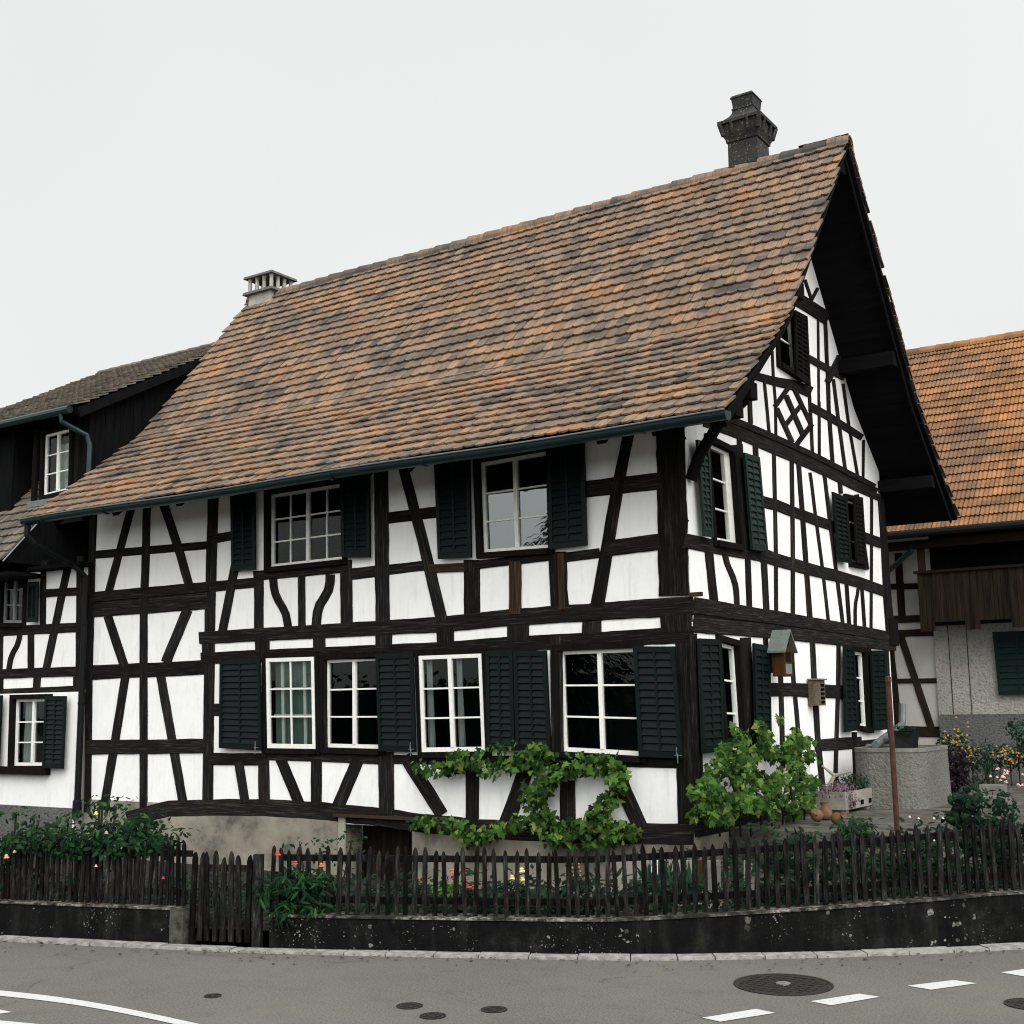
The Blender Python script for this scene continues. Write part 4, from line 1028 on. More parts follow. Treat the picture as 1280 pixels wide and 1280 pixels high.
mb.add(vs, [tuple(range(len(vs)))[::-1]]); tag(mb.build('road', M['road']), kind='structure')
# kerb of granite setts
mb = MB(); rr = random.Random(3)
dist = 0; mid = offs(fl, -.065)
def walk(line, step, jitter=0.0, rnd=None):
    res_ = []; acc = 0; nxt = 0
    for a, b_ in zip(line[:-1], line[1:]):
        a, b_ = np.array(a), np.array(b_); l = np.linalg.norm(b_-a)
        while nxt <= acc+l:
            f = (nxt-acc)/l; res_.append((a+(b_-a)*f, (b_-a)/l, nxt)); nxt += step*(1+(rnd.uniform(-jitter, jitter) if rnd else 0))
        acc += l
    return res_
kk = walk(mid, .30, .22, rr)
for (q0, t0, s0_), (q1_, t1, s1_) in zip(kk[:-1], kk[1:]):
    n0, n1 = np.array([-t0[1], t0[0]]), np.array([-t1[1], t1[0]]); h = .006+rr.uniform(-.004, .006); wd = .062+rr.uniform(-.004, .004)
    t_ = (q1_-q0)/np.linalg.norm(q1_-q0); a, b_ = q0+t_*.004, q1_-t_*.004
    c4 = [a-n0*wd, b_-n1*(wd+rr.uniform(-.003, .003)), b_+n1*wd, a+n0*wd]
    mb.add([(*c, -.1) for c in c4]+[(*c, h+.012) for c in c4], BOXF)
tag(mb.build('kerb', M['kerb']), kind='structure')
rr = random.Random(61); mb = MB()
for q, t_, s_ in walk(kerb_out, .035, .9, rr):
    if not (-4 < q[0] < 6): continue
    nn = np.array([-t_[1], t_[0]]); p2 = q-nn*(.01+rr.random()**2.5*.38); sz = rr.uniform(.006, .024); a = rr.random()*6.28; h = .003+rr.random()*.008
    c = [(p2[0]+sz*math.cos(a+k*1.57+rr.uniform(-.4, .4))*(1 if k % 2 else .6), p2[1]+sz*math.sin(a+k*1.57)*(1 if k % 2 else .6), h+rr.random()*.006) for k in range(4)]
    mb.add(c, [(0, 1, 2, 3)])
tag(mb.build('fallen_leaves', simple('leaf_litter', (.05, .04, .026), .95, .6, 40, spec=.05)), kind='stuff')
# road markings, each a thin sheet of paint
def sheet(name, pts, z, m, kind='structure'):
    mb = MB(); P_ = [PH(p_, z) for p_ in pts]
    a = np.cross(P_[1]-P_[0], P_[2]-P_[0]); 
    mb.add(P_, [tuple(range(len(P_))) if a[2] > 0 else tuple(range(len(P_)))[::-1]]); o = mb.build(name, m); return tag(o, kind=kind)
for q in ([(878, 1272), (900, 1277), (969, 1266), (945, 1261)], [(1013, 1251.5), (1039, 1256.5), (1100, 1246), (1074, 1242)], [(1134, 1232), (1164, 1237), (1221, 1229), (1192, 1225)], [(1251, 1215.5), (1284, 1221), (1330, 1212), (1300, 1208)],
          [(730, 1295), (755, 1301), (835, 1287), (815, 1281.5)]):
    sheet('road_marking', q, .004, M['mark'])
ln = smooth_line([(-90, 1234), (0, 1241), (80, 1250), (150, 1262), (235, 1280), (330, 1302)], 2)
mb = MB(); up_, dn = [], []
for i, q in enumerate(ln):
    up_.append(PH((q[0], q[1]-3.4), .004)); dn.append(PH((q[0], q[1]+3.4), .004))
k = len(ln); mb.add(up_+dn, [(k+i, k+i+1, i+1, i) for i in range(k-1)]); tag(mb.build('road_marking', M['mark']), kind='structure')
sheet('road_marking', [(-60, 1262), (-60, 1270), (0, 1267), (15, 1265), (0, 1262)], .004, M['mark'])
ln = [(-90, 1270), (0, 1277.5), (70, 1284), (120, 1290)]
mb = MB(); up_ = [PH((q[0], q[1]-2), .004) for q in ln]; dn = [PH((q[0], q[1]+4), .004) for q in ln]; k = 4
mb.add(up_+dn, [(k+i, k+i+1, i+1, i) for i in range(k-1)]); tag(mb.build('road_marking', M['mark']), kind='structure')
# manhole covers
M['cover'] = simple('cast_iron_cover', (.026, .022, .018), .8, .45, 24, .3, 90, metal=.3)
def cover(name, px, py, hw, hh, label, big):
    c = PH((px, py), 0); rx = np.linalg.norm(PH((px+hw, py), 0)-PH((px-hw, py), 0))/2; r0 = rx
    t_ = empty(name, c, label, 'manhole cover')
    mb = MB(); mb.lathe([(r0, -.03), (r0, .006), (r0*.93, .006), (r0*.92, -.004)], (c[0], c[1], 0), 40); mb.build('rim', M['cover'], t_)
    mb = MB(); mb.lathe([(r0*.91, -.03), (r0*.91, .004), (.001, .004)], (c[0], c[1], 0), 40)
    st = .055 if big else .035; k = int(r0*.85/st)
    for i in range(-k, k+1):
        for j in range(-k, k+1):
            x, y = i*st, j*st
            if x*x+y*y < (r0*.84)**2 and x*x+y*y > (r0*.16)**2: mb.box((c[0]+x-st*.3, c[1]+y-st*.3, .003), (c[0]+x+st*.3, c[1]+y+st*.3, .009))
    mb.build('lid', M['cover'], t_)
    if big:
        mb = MB(); mb.lathe([(r0*.15, .0), (r0*.15, .012), (r0*.05, .012), (r0*.05, .004)], (c[0], c[1], 0), 20); mb.build('badge', M['stone'], t_)
    return t_
cover('manhole_cover', 979, 1231, 62, 11, 'large round cast iron manhole cover beside the white dashes', True)
cover('manhole_cover', 1288, 1256, 32, 9, 'round iron manhole cover cut by the right edge of the road', True)
g_ = 'small round covers in the road'
for a, b_, lb in ((512, 1258, 'small round iron valve cover, leftmost and farthest of the cluster of three'), (541, 1270.5, 'small round iron valve cover, nearest the camera of the cluster of three'), (617.5, 1262.5, 'small round iron valve cover, rightmost of the cluster of three')):
    cover('valve_cover', a, b_, 16.5, 3.3, lb, False)['group'] = g_
cover('valve_cover', 266, 1245.5, 10.5, 2, 'tiny lone iron valve cover left of the cluster, near the curved white line', False)

# retaining walls
def wall_run(name, s0, s1, label, h0, h1, th=.2):
    pts = [(q, t_) for q, t_, s_ in walk(fl, .12) if s0 <= s_ <= s1]
    root = empty(name, (*pts[len(pts)//2][0], 0), label, 'garden wall')
    mb = MB(); cp = MB(); vs = []; vc = []; rnd = random.Random(9)
    for i, (q, t_) in enumerate(pts):
        nn = np.array([-t_[1], t_[0]]); h = zwall(s0+i*.12)
        b0 = noise.noise(Vector((i*.3, 2, 0)))*.006
        a, b_, c, d = q+nn*(.012+b0), q+nn*(.02+b0), q+nn*th, q+nn*th
        vs += [(*a, -.3), (*b_, h-.010), (*c, h-.010), (*d, -.3)]
        e0 = .008+noise.noise(Vector((i*.9, 5, 0)))*.008; tt = h+.004+noise.noise(Vector((i*.7, 8, 0)))*.006
        vc += [(*(q+nn*e0), h-.012), (*(q+nn*(e0+.003)), tt-.006), (*(q+nn*(e0+.012)), tt), (*(q+nn*(th+.01)), tt), (*(q+nn*(th+.01)), h-.021)]
    k = len(pts)
    mb.add(vs, [(i*4+j, (i+1)*4+j, (i+1)*4+(j+1) % 4, i*4+(j+1) % 4) for i in range(k-1) for j in range(4)] + [(3, 2, 1, 0), tuple((k-1)*4+j for j in range(4))])
    cp.add(vc, [(i*5+j, (i+1)*5+j, (i+1)*5+(j+1) % 5, i*5+(j+1) % 5) for i in range(k-1) for j in range(5)] + [(4, 3, 2, 1, 0), tuple((k-1)*5+j for j in range(5))])
    mb.build('wall', M['mossy'], root); cp.build('coping', M['coping'], root)
    return root
allp = walk(fl, .02)
def s_at(pt): return min(allp, key=lambda r_: np.linalg.norm(r_[0]-np.array(pt)))[2]
sg0, sg1 = s_at((-1.22, -6.43)), s_at((-.64, -6.24))
S_END = s_at((5.6, -1.6))
def zwall(s_):
    if s_ < sg0+.01: return .272
    return .245+.12*max(0.0, min(1.0, (s_-s_at((1.6, -5.2)))/2.9))
wl = wall_run('garden_wall', 0, sg0, 'low dark mossy garden wall left of the garden gate', .28, .275)
wr = wall_run('garden_wall', sg1, S_END+3, 'long low dark garden wall spotted with lichen right of the gate', .285, .37)
# pale end pillar of the left wall
q = np.array([r_[0] for r_ in allp if r_[2] >= sg0-.02][0]); t_ = np.array([r_[1] for r_ in allp if r_[2] >= sg0-.02][0]); nn = np.array([-t_[1], t_[0]])
mb = MB(); c4 = [q-t_*.10-nn*.0, q+t_*.015-nn*.0, q+t_*.015+nn*.21, q-t_*.10+nn*.21]
mb.add([(*c, -.3) for c in c4]+[(*c, .270) for c in c4], BOXF); mb.build('end_pillar', simple('pale_end_stone', (.05, .047, .04), .95, .85, 14, .5, 50, spec=.1), wl)
# garden soil
gl = [q for q in offs(fl, .1)]
mb = MB(); a = [(x, y, .12) for x, y in gl if -12 < x < 6.5]; b_ = [(x, -.01, -.5) for x, y, z in a]
mb.add(a+b_, [(i, i+1, len(a)+i+1, len(a)+i) for i in range(len(a)-1) if a[i+1][1] < -.05]); 
tag(mb.build('garden_ground', M['soil']), kind='structure')
mb = MB(); mb.box((0.02, .75, -.3), (7.5, YB, .3)); mb.box((2.3, -.9, -.3), (7.5, .75, .26)); tag(mb.build('terrace', simple('stained_terrace_concrete', (.085, .08, .068), .95, .55, 3.5, .4, 40, spec=.1)), kind='structure')

# ================================================================== PICKET FENCE AND GATE
def m_picket():
    m, t, b = mat('weathered_picket'); P = objco(t)
    oi = t.nodes.new('ShaderNodeObjectInfo')
    g = noise_n(t, 1.0, 6, .7, mapped(t, P, (42, 42, 7)))
    base = ramp(t, g, [(.36, (.0035, .0035, .0035)), (.50, (.010, .0095, .009)), (.62, (.024, .0225, .020)), (.76, (.10, .094, .082))])
    vr = t.nodes.new('ShaderNodeMapRange'); vr.inputs['To Min'].default_value = .35; vr.inputs['To Max'].default_value = 1.7
    t.links.new(oi.outputs['Random'], vr.inputs['Value'])
    base = mixc(t, 1.0, base, vr.outputs[0], 'MULTIPLY')
    t.links.new(base, b.inputs['Base Color']); b.inputs['Roughness'].default_value = .95; b.inputs['Specular IOR Level'].default_value = .05
    bump(t, b, g, .5, .006)
    return m
M['picket'] = m_picket()
def picket(parent, q, t_, z0, h, wd, rnd, m='picket', back=.012):
    nn = np.array([-t_[1], t_[0]]); mb = MB(); tl = rnd.uniform(-.02, .02); lean = rnd.uniform(-.012, .012)
    th = .020; prof = [(-.5, 0), (.5, 0), (.52, .5), (.5, 1-wd*1.25/h), (.27, 1-wd*.45/h), (rnd.uniform(-.08, .08), 1+rnd.uniform(-.012, .012)), (-.27, 1-wd*.45/h), (-.5, 1-wd*1.25/h), (-.52, .5)]
    vs = []
    for d in (-th/2, th/2):
        for u, v_ in prof:
            c = q+nn*(d+lean*v_)+t_*(u*wd+tl*v_); vs.append((c[0], c[1], z0+v_*h))
    k = len(prof)
    mb.add(vs, [tuple(range(k)), tuple(range(k, 2*k))[::-1]] + [(i, k+i, k+(i+1) % k, (i+1) % k) for i in range(k)])
    return mb.build('picket', M[m], parent)
def fence(name, s0, s1, label, step, hf_, wd, seed, off=.10, zf=zwall):
    rnd = random.Random(seed); line = offs(fl, off); pts = [r_ for r_ in walk(fl, step, .10, rnd) if s0 <= r_[2] <= s1]
    root = empty(name, (*pts[len(pts)//2][0], .3), label, 'fence')
    for q, t_, s_ in pts:
        nn = np.array([-t_[1], t_[0]])
        picket(root, q+nn*off, t_, zf(s_)+.006, hf_(s_)*(1+rnd.uniform(-.05, .05)), wd*(1+rnd.uniform(-.14, .16)), rnd)
    for fz, hh in ((.80, .045), (.17, .045)):
        mb = MB(); vs = []
        rp = [r_ for r_ in walk(fl, .15) if s0-.02 <= r_[2] <= s1+.02]
        for q, t_, s_ in rp:
            nn = np.array([-t_[1], t_[0]]); a, b_ = q+nn*(off+.014), q+nn*(off+.05); z = zf(s_)+hf_(s_)*fz
            vs += [(*a, z), (*b_, z), (*b_, z+hh), (*a, z+hh)]
        k = len(rp); mb.add(vs, [(i*4+j, i*4+(j+1) % 4, (i+1)*4+(j+1) % 4, (i+1)*4+j) for i in range(k-1) for j in range(4)] + [(0, 1, 2, 3)[::-1], tuple((k-1)*4+j for j in range(4))])
        mb.build('rail', M['picket'], root)
    return root
s_left = s_at((-3.4, -7.08))
fence('picket_fence', s_left, sg0-.02, 'dark weathered picket fence on the low wall left of the gate, overhung by roses', .053, lambda s_: .46, .028, 21)
hr = lambda s_: .475+.02*max(0, min(1, (s_-s_at((1.9, -5.1)))/2.2))
fence('picket_fence', sg1+.02, S_END-.55, 'long dark weathered picket fence on the lichened wall right of the gate', .0735, hr, .032, 22)
fence('picket_gate', sg0+.03, sg1-.03, 'narrow picket garden gate standing in the gap between the two low walls', .066, lambda s_: .645, .036, 23, .06, lambda s_: .03)['category'] = 'gate'
gp = [r_ for r_ in allp if r_[2] >= sg1-.012][0]; q, t_ = gp[0], gp[1]; nn = np.array([-t_[1], t_[0]])
gate = [o for o in col.objects if o.name.startswith('picket_gate')][0]
mb = MB(); c4 = [q-t_*.032, q+t_*.032, q+t_*.032+nn*.06, q-t_*.032+nn*.06]; mb.add([(*c, 0) for c in c4]+[(*c, .68) for c in c4], BOXF); mb.build('gate_post', M['picket'], gate)

# ================================================================== PLANTS
VLEAF = [(0, 0), (.10, -.06), (.34, -.12), (.30, .12), (.52, .28), (.28, .40), (.24, .62), (0, .98), (-.24, .62), (-.28, .40), (-.52, .28), (-.30, .12), (-.34, -.12), (-.10, -.06)]
OLEAF = [(0, 0), (.2, .22), (.24, .5), (.12, .8), (0, 1), (-.12, .8), (-.24, .5), (-.2, .22)]
BLEAF = [(0, 0), (.05, .3), (.055, .6), (0, 1), (-.055, .6), (-.05, .3)]
FLEAF = [(0, 0), (.10, .3), (.10, .7), (0, 1), (-.10, .7), (-.10, .3)]
def leaf(mb, pos, size, nrm, rnd, shape=OLEAF, droop=.4, along=None):
    nrm = Vector(nrm).normalized()
    if along is None:
        a = Vector((rnd.gauss(0, 1), rnd.gauss(0, 1), rnd.gauss(0, 1)-droop)); 
    else: a = Vector(along)
    a = (a-nrm*a.dot(nrm))
    if a.length < 1e-3: a = nrm.orthogonal()
    a.normalize(); b_ = nrm.cross(a); p_ = Vector(pos); vs = []; cup = rnd.uniform(-.25, .1)
    for x, y in shape:
        vs.append(p_+a*(y*size)+b_*(x*size)+nrm*(cup*abs(x)*size - .18*y*y*size))
    c = p_+a*(.42*size)+nrm*(.02*size); vs.append(c); k = len(shape)
    mb.add(vs, [(i, (i+1) % k, k) for i in range(k)])
def blob_leaves(mb, c, rad, n, size, rnd, shape=OLEAF, face=(0, -.5, .6), spread=.8, shell=.55):
    for _ in range(n):
        d = Vector((rnd.gauss(0, 1), rnd.gauss(0, 1), rnd.gauss(0, 1))).normalized(); r_ = shell+(1-shell)*rnd.random()
        if rnd.random() < .25: r_ = rnd.random()
        p_ = (c[0]+d.x*rad[0]*r_, c[1]+d.y*rad[1]*r_, c[2]+d.z*rad[2]*r_)
        nn = Vector(face)+d*.8+Vector((rnd.gauss(0, 1), rnd.gauss(0, 1), rnd.gauss(0, 1)))*spread*.6
        leaf(mb, p_, size*rnd.uniform(.55, 1.2), nn, rnd, shape)
def bloom(mb, c, r_, rnd, petals=9):
    for k in range(petals):
        a = 2*math.pi*k/petals+rnd.uniform(-.3, .3); el = rnd.uniform(-.1, 1.0)
        d = Vector((math.cos(a)*math.cos(el), math.sin(a)*math.cos(el), math.sin(el)))
        leaf(mb, Vector(c), r_*1.1, d.cross(Vector((0, 0, 1)))*.1+Vector((0, 0, 1))+d*.6, rnd, [(0, 0), (.4, .4), (.42, .75), (0, 1), (-.42, .75), (-.4, .4)], along=d)
    mb.lathe([(.01*r_, -.35*r_), (.5*r_, -.15*r_), (.55*r_, .2*r_), (.2*r_, .5*r_)], c, 8)
def plant(name, label, cat, base, blobs, lm, size, seed, shape=OLEAF, flowers=(), stems=(), face=(.25, -.6, .6), group=None, spread=.8, fol='foliage'):
    rnd = random.Random(seed); root = empty(name, base, label, cat, group); mb = MB()
    for c, rad, n in blobs: blob_leaves(mb, c, rad, n, size, rnd, shape, face, spread)
    mb.build(fol, M[lm], root)
    if stems:
        sm = MB()
        for p_, r_ in stems: sm.tube(p_, r_, 6)
        sm.build('stem', M['bark'], root)
    for c, r_, mk in flowers:
        f = MB(); bloom(f, c, r_, rnd); f.build('bloom', M[mk], root)
    return root
# depth of the fence line seen at a picture column
_tab = []
for q, t_, s_ in walk(fl, .05):
    v_ = np.array([q[0], q[1], .4])-CAM; d = v_@FW
    if d > .5: _tab.append((640+F_PX*(v_@RT)/d, d))
_tab.sort(); _tx = [a for a, b_ in _tab]; _td = [b_ for a, b_ in _tab]
def fd(px): return float(np.interp(px, _tx, _td))
def pxm(d): return d/F_PX            # metres per pixel at depth d

# grapevine on the front wall
rnd = random.Random(101)
vine = empty('grapevine', PF((690, 1056), -.2), 'leafy grapevine trained along the white wall under the ground floor windows', 'vine')
mb = MB()
runs = [([(524, 955), (545, 960), (562, 962), (580, 953)], 12, 90), ([(575, 948), (605, 960), (640, 953), (662, 948), (682, 940)], 15, 230), ([(560, 945), (600, 938), (625, 935), (640, 930)], 8, 50), ([(660, 935), (680, 932)], 8, 40),
        ([(676, 965), (700, 962), (730, 952), (760, 955), (772, 968)], 17, 260), ([(772, 970), (768, 990), (758, 1003), (748, 1012)], 13, 110), ([(660, 985), (664, 1000), (672, 1012), (685, 1025), (690, 1042)], 15, 170), ([(700, 970), (680, 985), (668, 992)], 12, 90),
        ([(520, 1028), (545, 1030), (575, 1030), (590, 1048)], 13, 150), ([(585, 1046), (605, 1042), (635, 1028), (660, 1026), (680, 1030)], 12, 150), ([(685, 1045), (710, 1035), (740, 1030), (770, 1035), (784, 1042)], 16, 260), ([(690, 1052), (730, 1055), (770, 1050)], 9, 90), ([(740, 1012), (742, 1022)], 9, 20)]
for line, rp, n in runs:
    L3 = smooth_line(line, 1); 
    for _ in range(int(n*1.0)):
        k = rnd.randrange(len(L3)-1); f = rnd.random(); c = L3[k]*(1-f)+L3[k+1]*f
        a = rnd.random()*6.28; r_ = rp*math.sqrt(rnd.random())*1.0
        p_ = PF((c[0]+math.cos(a)*r_, c[1]+math.sin(a)*r_*.85), -.05-.30*rnd.random())
        leaf(mb, p_, .05+.075*rnd.random()**1.3, (rnd.gauss(.1, .7), -1+rnd.gauss(0, .4), rnd.gauss(.55, .6)), rnd, VLEAF, droop=1.2)
mb.build('foliage', M['vine_leaf'], vine)
mb = MB()
for line in ([(692, 1075), (690, 1040), (676, 1010), (668, 985), (690, 965), (720, 958)], [(690, 1042), (650, 1040), (600, 1046), (545, 1032)], [(692, 1045), (730, 1040), (775, 1042)], [(680, 965), (640, 955), (600, 960), (545, 960)], [(735, 1015), (752, 1000), (766, 985)], [(745, 1045), (800, 1046)]):
    mb.tube([PF(q, -.12) for q in smooth_line(line, 1)], .013, 6)
mb.build('stem', M['bark'], vine)

# big vine bush at the corner
rnd = random.Random(102)
bush = empty('grapevine', (.7, .6, .2), 'big bushy grapevine rounding the house corner below the gable window', 'vine')
mb = MB()
for (px, py, rp, n, xx) in ((885, 985, 22, 150, .55), (880, 1008, 18, 120, .6), (905, 950, 22, 150, .5), (900, 1000, 26, 220, .7), (930, 960, 26, 220, .5), (930, 1000, 26, 220, .7), (955, 935, 22, 170, .4), (965, 980, 28, 240, .6), (985, 940, 24, 190, .4), (1000, 975, 24, 180, .4),
                            (1000, 925, 18, 110, .35), (960, 1005, 22, 130, .6), (1010, 1000, 16, 90, .5), (995, 1010, 18, 90, .5), (950, 905, 9, 25, .4), (925, 920, 14, 60, .4), (1012, 945, 12, 50, .3), (905, 1022, 14, 60, .7), (975, 900, 6, 12, .3), (870, 1020, 8, 22, .6)):
    for _ in range(int(n*1.15)):
        a = rnd.random()*6.28; r_ = rp*math.sqrt(rnd.random())*(.72+.42*math.sin(a*3+px))
        p_ = PG((px+math.cos(a)*r_, py+math.sin(a)*r_), xx+rnd.uniform(-.42, .25))
        leaf(mb, p_, rnd.uniform(.05, .105), (.5+rnd.gauss(0, .7), -.7+rnd.gauss(0, .6), .55+rnd.gauss(0, .55)), rnd, VLEAF, droop=1.0)
mb.build('foliage', M['vine_leaf'], bush)
mb = MB()
for k in range(9):
    a = PG((900+k*13, 1045), .35); b_ = PG((880+k*15, 985-10*(k % 3)), .55); mb.tube([a, (a+b_)/2+np.array([.05, 0, .03]), b_], .014, 6)
mb.build('stem', M['bark'], bush)

# rose bushes over the left fence
rg = 'rose bushes along the left fence'
def px_plant(name, label, cat, spots, lm, size, seed, dd=.35, flowers=(), shape=OLEAF, group=None, ry=.25, stems_to=None, **kw):
    blobs = []; st = []
    for (px, py, rx, rv, n) in spots:
        d = fd(px)+dd; c = PD((px, py), d); s_ = pxm(d)
        blobs.append((c, (rx*s_, ry, rv*s_), n))
    d0 = fd(spots[0][0])+dd; b0 = PD((spots[0][0], spots[0][1]), d0); b0[2] = .1
    for c, rad, n in blobs:
        st.append(([(b0[0]*.5+c[0]*.5, b0[1]*.5+c[1]*.5, .05), (c[0]*.8+b0[0]*.2, c[1]*.8+b0[1]*.2, c[2]*.5+.05), tuple(c)], .009))
    fl_ = [(PD((px, py), fd(px)+dd+o_), r_*pxm(fd(px)), mk) for (px, py, r_, mk, o_) in flowers]
    return plant(name, label, cat, b0, blobs, lm, size, seed, shape, fl_, st, group=group, **kw)
px_plant('rose_bush', 'rose bush with a peach bloom tumbling over the fence at the left edge', 'bush', [(10, 1060, 30, 22, 260), (40, 1050, 28, 20, 260), (75, 1050, 26, 22, 260), (5, 1095, 16, 25, 120), (20, 1018, 8, 14, 26), (48, 1025, 8, 10, 18), (20, 1130, 14, 18, 60)], 'rose_leaf', .062, 201, .22, [(8, 1070, 4.2, 'peach', -.3), (18, 1064, 2.5, 'peach', -.25)], group=rg)
px_plant('rose_bush', 'dense dark rose bush with tall shoots against the white wall beside the downpipe', 'bush', [(115, 1050, 28, 20, 280), (140, 1040, 28, 20, 280), (85, 1028, 9, 16, 40), (128, 1010, 7, 16, 34), (145, 1008, 9, 14, 30), (100, 1060, 22, 14, 120), (125, 1000, 4, 10, 12)], 'rose_leaf', .062, 202, .28, [(120, 1016, 3.4, 'pale_yellow', -.25), (120, 1082, 2.5, 'pink', -.3)], group=rg)
px_plant('rose_bush', 'rose bush with bright green new leaves nearest the bare plinth wall', 'bush', [(170, 1045, 24, 20, 260), (195, 1055, 24, 16, 220), (185, 1030, 14, 12, 70), (216, 1045, 9, 14, 34), (150, 1062, 24, 12, 120), (182, 1018, 6, 9, 14)], 'rose_leaf', .062, 203, .25, [(204, 1097, 2.5, 'red', -.3), (133, 1040, 3, 'pink', -.2)], group=rg)
# poppies by the gate
px_plant('peony_plant', 'dark leafy peony with three red blooms just right of the garden gate', 'plant', [(370, 1100, 26, 14, 150), (395, 1105, 26, 16, 170), (345, 1112, 18, 16, 90), (370, 1135, 30, 12, 140), (400, 1130, 18, 12, 80)], 'rose_leaf', .10, 204, .10, [(347, 1066, 4.8, 'red', -.05), (369.5, 1078, 3.8, 'red', -.05), (401.5, 1080.5, 4, 'orange', -.05)], FLEAF, spread=1.1)
px_plant('climbing_plant', 'thin straggling plant in front of the white cellar door post', 'plant', [(400, 1060, 14, 16, 26), (440, 1050, 14, 14, 30), (430, 1070, 30, 10, 60), (375, 1055, 8, 10, 10)], 'rose_leaf', .045, 205, 1.6)
px_plant('marigold', 'orange bloom showing through the pickets of the garden gate', 'flower', [(275, 1110, 24, 12, 70), (250, 1120, 20, 14, 70)], 'dark_leaf', .06, 206, .35, [(274.5, 1084, 4, 'orange', 0)], FLEAF)
rf = 'red flowers in the bed behind the fence'
for i, (px, py, lb) in enumerate(((522, 1103, 'single red flower in the bed, leftmost of the red ones behind the fence'), (566, 1092, 'orange red flower with lime leaves below it behind the fence'), (581, 1102, 'tall red flower, brightest behind the middle pickets'), (592, 1112, 'low red flower beside the brightest red one behind the fence'))):
    px_plant('red_flower', lb, 'flower', [(px, py+14, 8, 9, 26)], 'lime_leaf' if i == 1 else 'dark_leaf', .05, 210+i, .5, [(px, py-4, 4.4, 'orange' if i == 1 else 'red', 0), (px+2, py+4, 4, 'red', .02)], OLEAF, group=rf, ry=.1)
px_plant('lime_plant', 'low lime green leafy plant in the bed among the red flowers', 'plant', [(545, 1114, 12, 6, 50), (560, 1115, 12, 6, 50), (535, 1130, 18, 6, 30)], 'lime_leaf', .045, 216, .45, ry=.12)
px_plant('orange_flowers', 'spray of small orange flowers behind the fence under the vine', 'flower', [(722, 1105, 18, 14, 120)], 'dark_leaf', .05, 217, .6, [(715+random.uniform(-4, 16), 1085+random.uniform(-8, 14), 1.6, 'orange', random.uniform(-.1, .1)) for _ in range(16)], ry=.15)
px_plant('yellow_tulips', 'three pale yellow round blooms behind the middle pickets', 'flower', [(645, 1115, 16, 14, 90)], 'dark_leaf', .06, 218, .6, [(640, 1096, 5, 'pale_yellow', 0), (652, 1087, 5.5, 'pale_yellow', 0), (653, 1098, 4.5, 'pale_yellow', .02)], ry=.12)
px_plant('ground_plants', 'low dark green plants with pale teal heads at the fence foot', 'plant', [(610, 1135, 22, 8, 90), (650, 1135, 30, 8, 120), (700, 1135, 30, 8, 120), (740, 1132, 20, 9, 80)], 'dark_leaf', .045, 219, .25, [(643, 1130, 2.6, 'teal', -.05), (657, 1129.5, 2.6, 'teal', -.05)], ry=.12)
# iris with sword leaves
rnd = random.Random(301); ir = empty('iris_clump', PD((845, 1118), fd(845)+.8), 'clump of tall sword shaped iris leaves before pale boards', 'plant'); mb = MB()
for k in range(46):
    px = 815+rnd.random()*55; c = PD((px, 1122), fd(px)+.6+rnd.random()*.5); tp = (rnd.gauss(0, .35), rnd.gauss(0, .25), 1)
    leaf(mb, c, rnd.uniform(.22, .36), (rnd.gauss(0, 1), -1, 0), rnd, BLEAF, along=tp)
mb.build('foliage', M['blue_leaf'], ir)
px_plant('leafy_plant', 'bluish leafy plant low in front of the pale boards', 'plant', [(800, 1108, 16, 9, 90), (830, 1110, 14, 8, 70)], 'blue_leaf', .05, 302, .5, ry=.12)
# pale boards standing behind the pickets
o = empty('garden_boards', PD((830, 1110), fd(830)+1.6), 'row of pale and orange boards leaning behind the fence', 'boards')
for (a, b_, mk) in ((768, 792, 'pale_board'), (794, 812, 'pale_board'), (814, 834, 'white_paint'), (836, 853, 'pale_board'), (855, 867, 'pale_board'), (868, 880, 'orange_wood'), (882, 902, 'stone'), (930, 944, 'pale_board')):
    d = fd((a+b_)/2)+1.6; tl, tr_, br_, bl = PD((a, 1076), d), PD((b_-1, 1075), d), PD((b_-1, 1114), d), PD((a, 1113), d)
    mb = MB(); mb.prism([tl, bl, br_, tr_], -FW*.02*np.array([-1, -1, 0])); mb.build('board', M[mk], o)
# low dark planting that fills the bed: nobody could count it
rnd = random.Random(400); mb = MB()
for _ in range(9000):
    px = rnd.uniform(-20, 1300); f_ = rnd.random()**1.5; d = fd(px)+.26+f_*3.4; c = PD((px, 1100), d)
    if (c[1] > -.3 and c[0] < .1) or (c[1] > .7 and c[0] < 1.9): continue
    g0 = .1-.55*max(0, min(1, f_*.62)) if c[0] < .6 else .1
    hmax = .16+.30*max(0, noise.noise(Vector((px*.013, d*1.3, 0)))+.35)+(.12 if px > 940 else 0)
    if 245 < px < 312 and f_ < .3: hmax *= .4
    z = g0+hmax*rnd.random()**.8
    if c[0] > 2.2 and c[1] > -.95: z = .27+hmax*.8*rnd.random()
    leaf(mb, (c[0], c[1], z), rnd.uniform(.04, .11), (rnd.gauss(0, .5), -.5+rnd.gauss(0, .4), 1), rnd, rnd.choice([OLEAF, FLEAF, OLEAF]), droop=-.3)
tag(mb.build('ground_cover', M['dark_leaf']), kind='stuff')
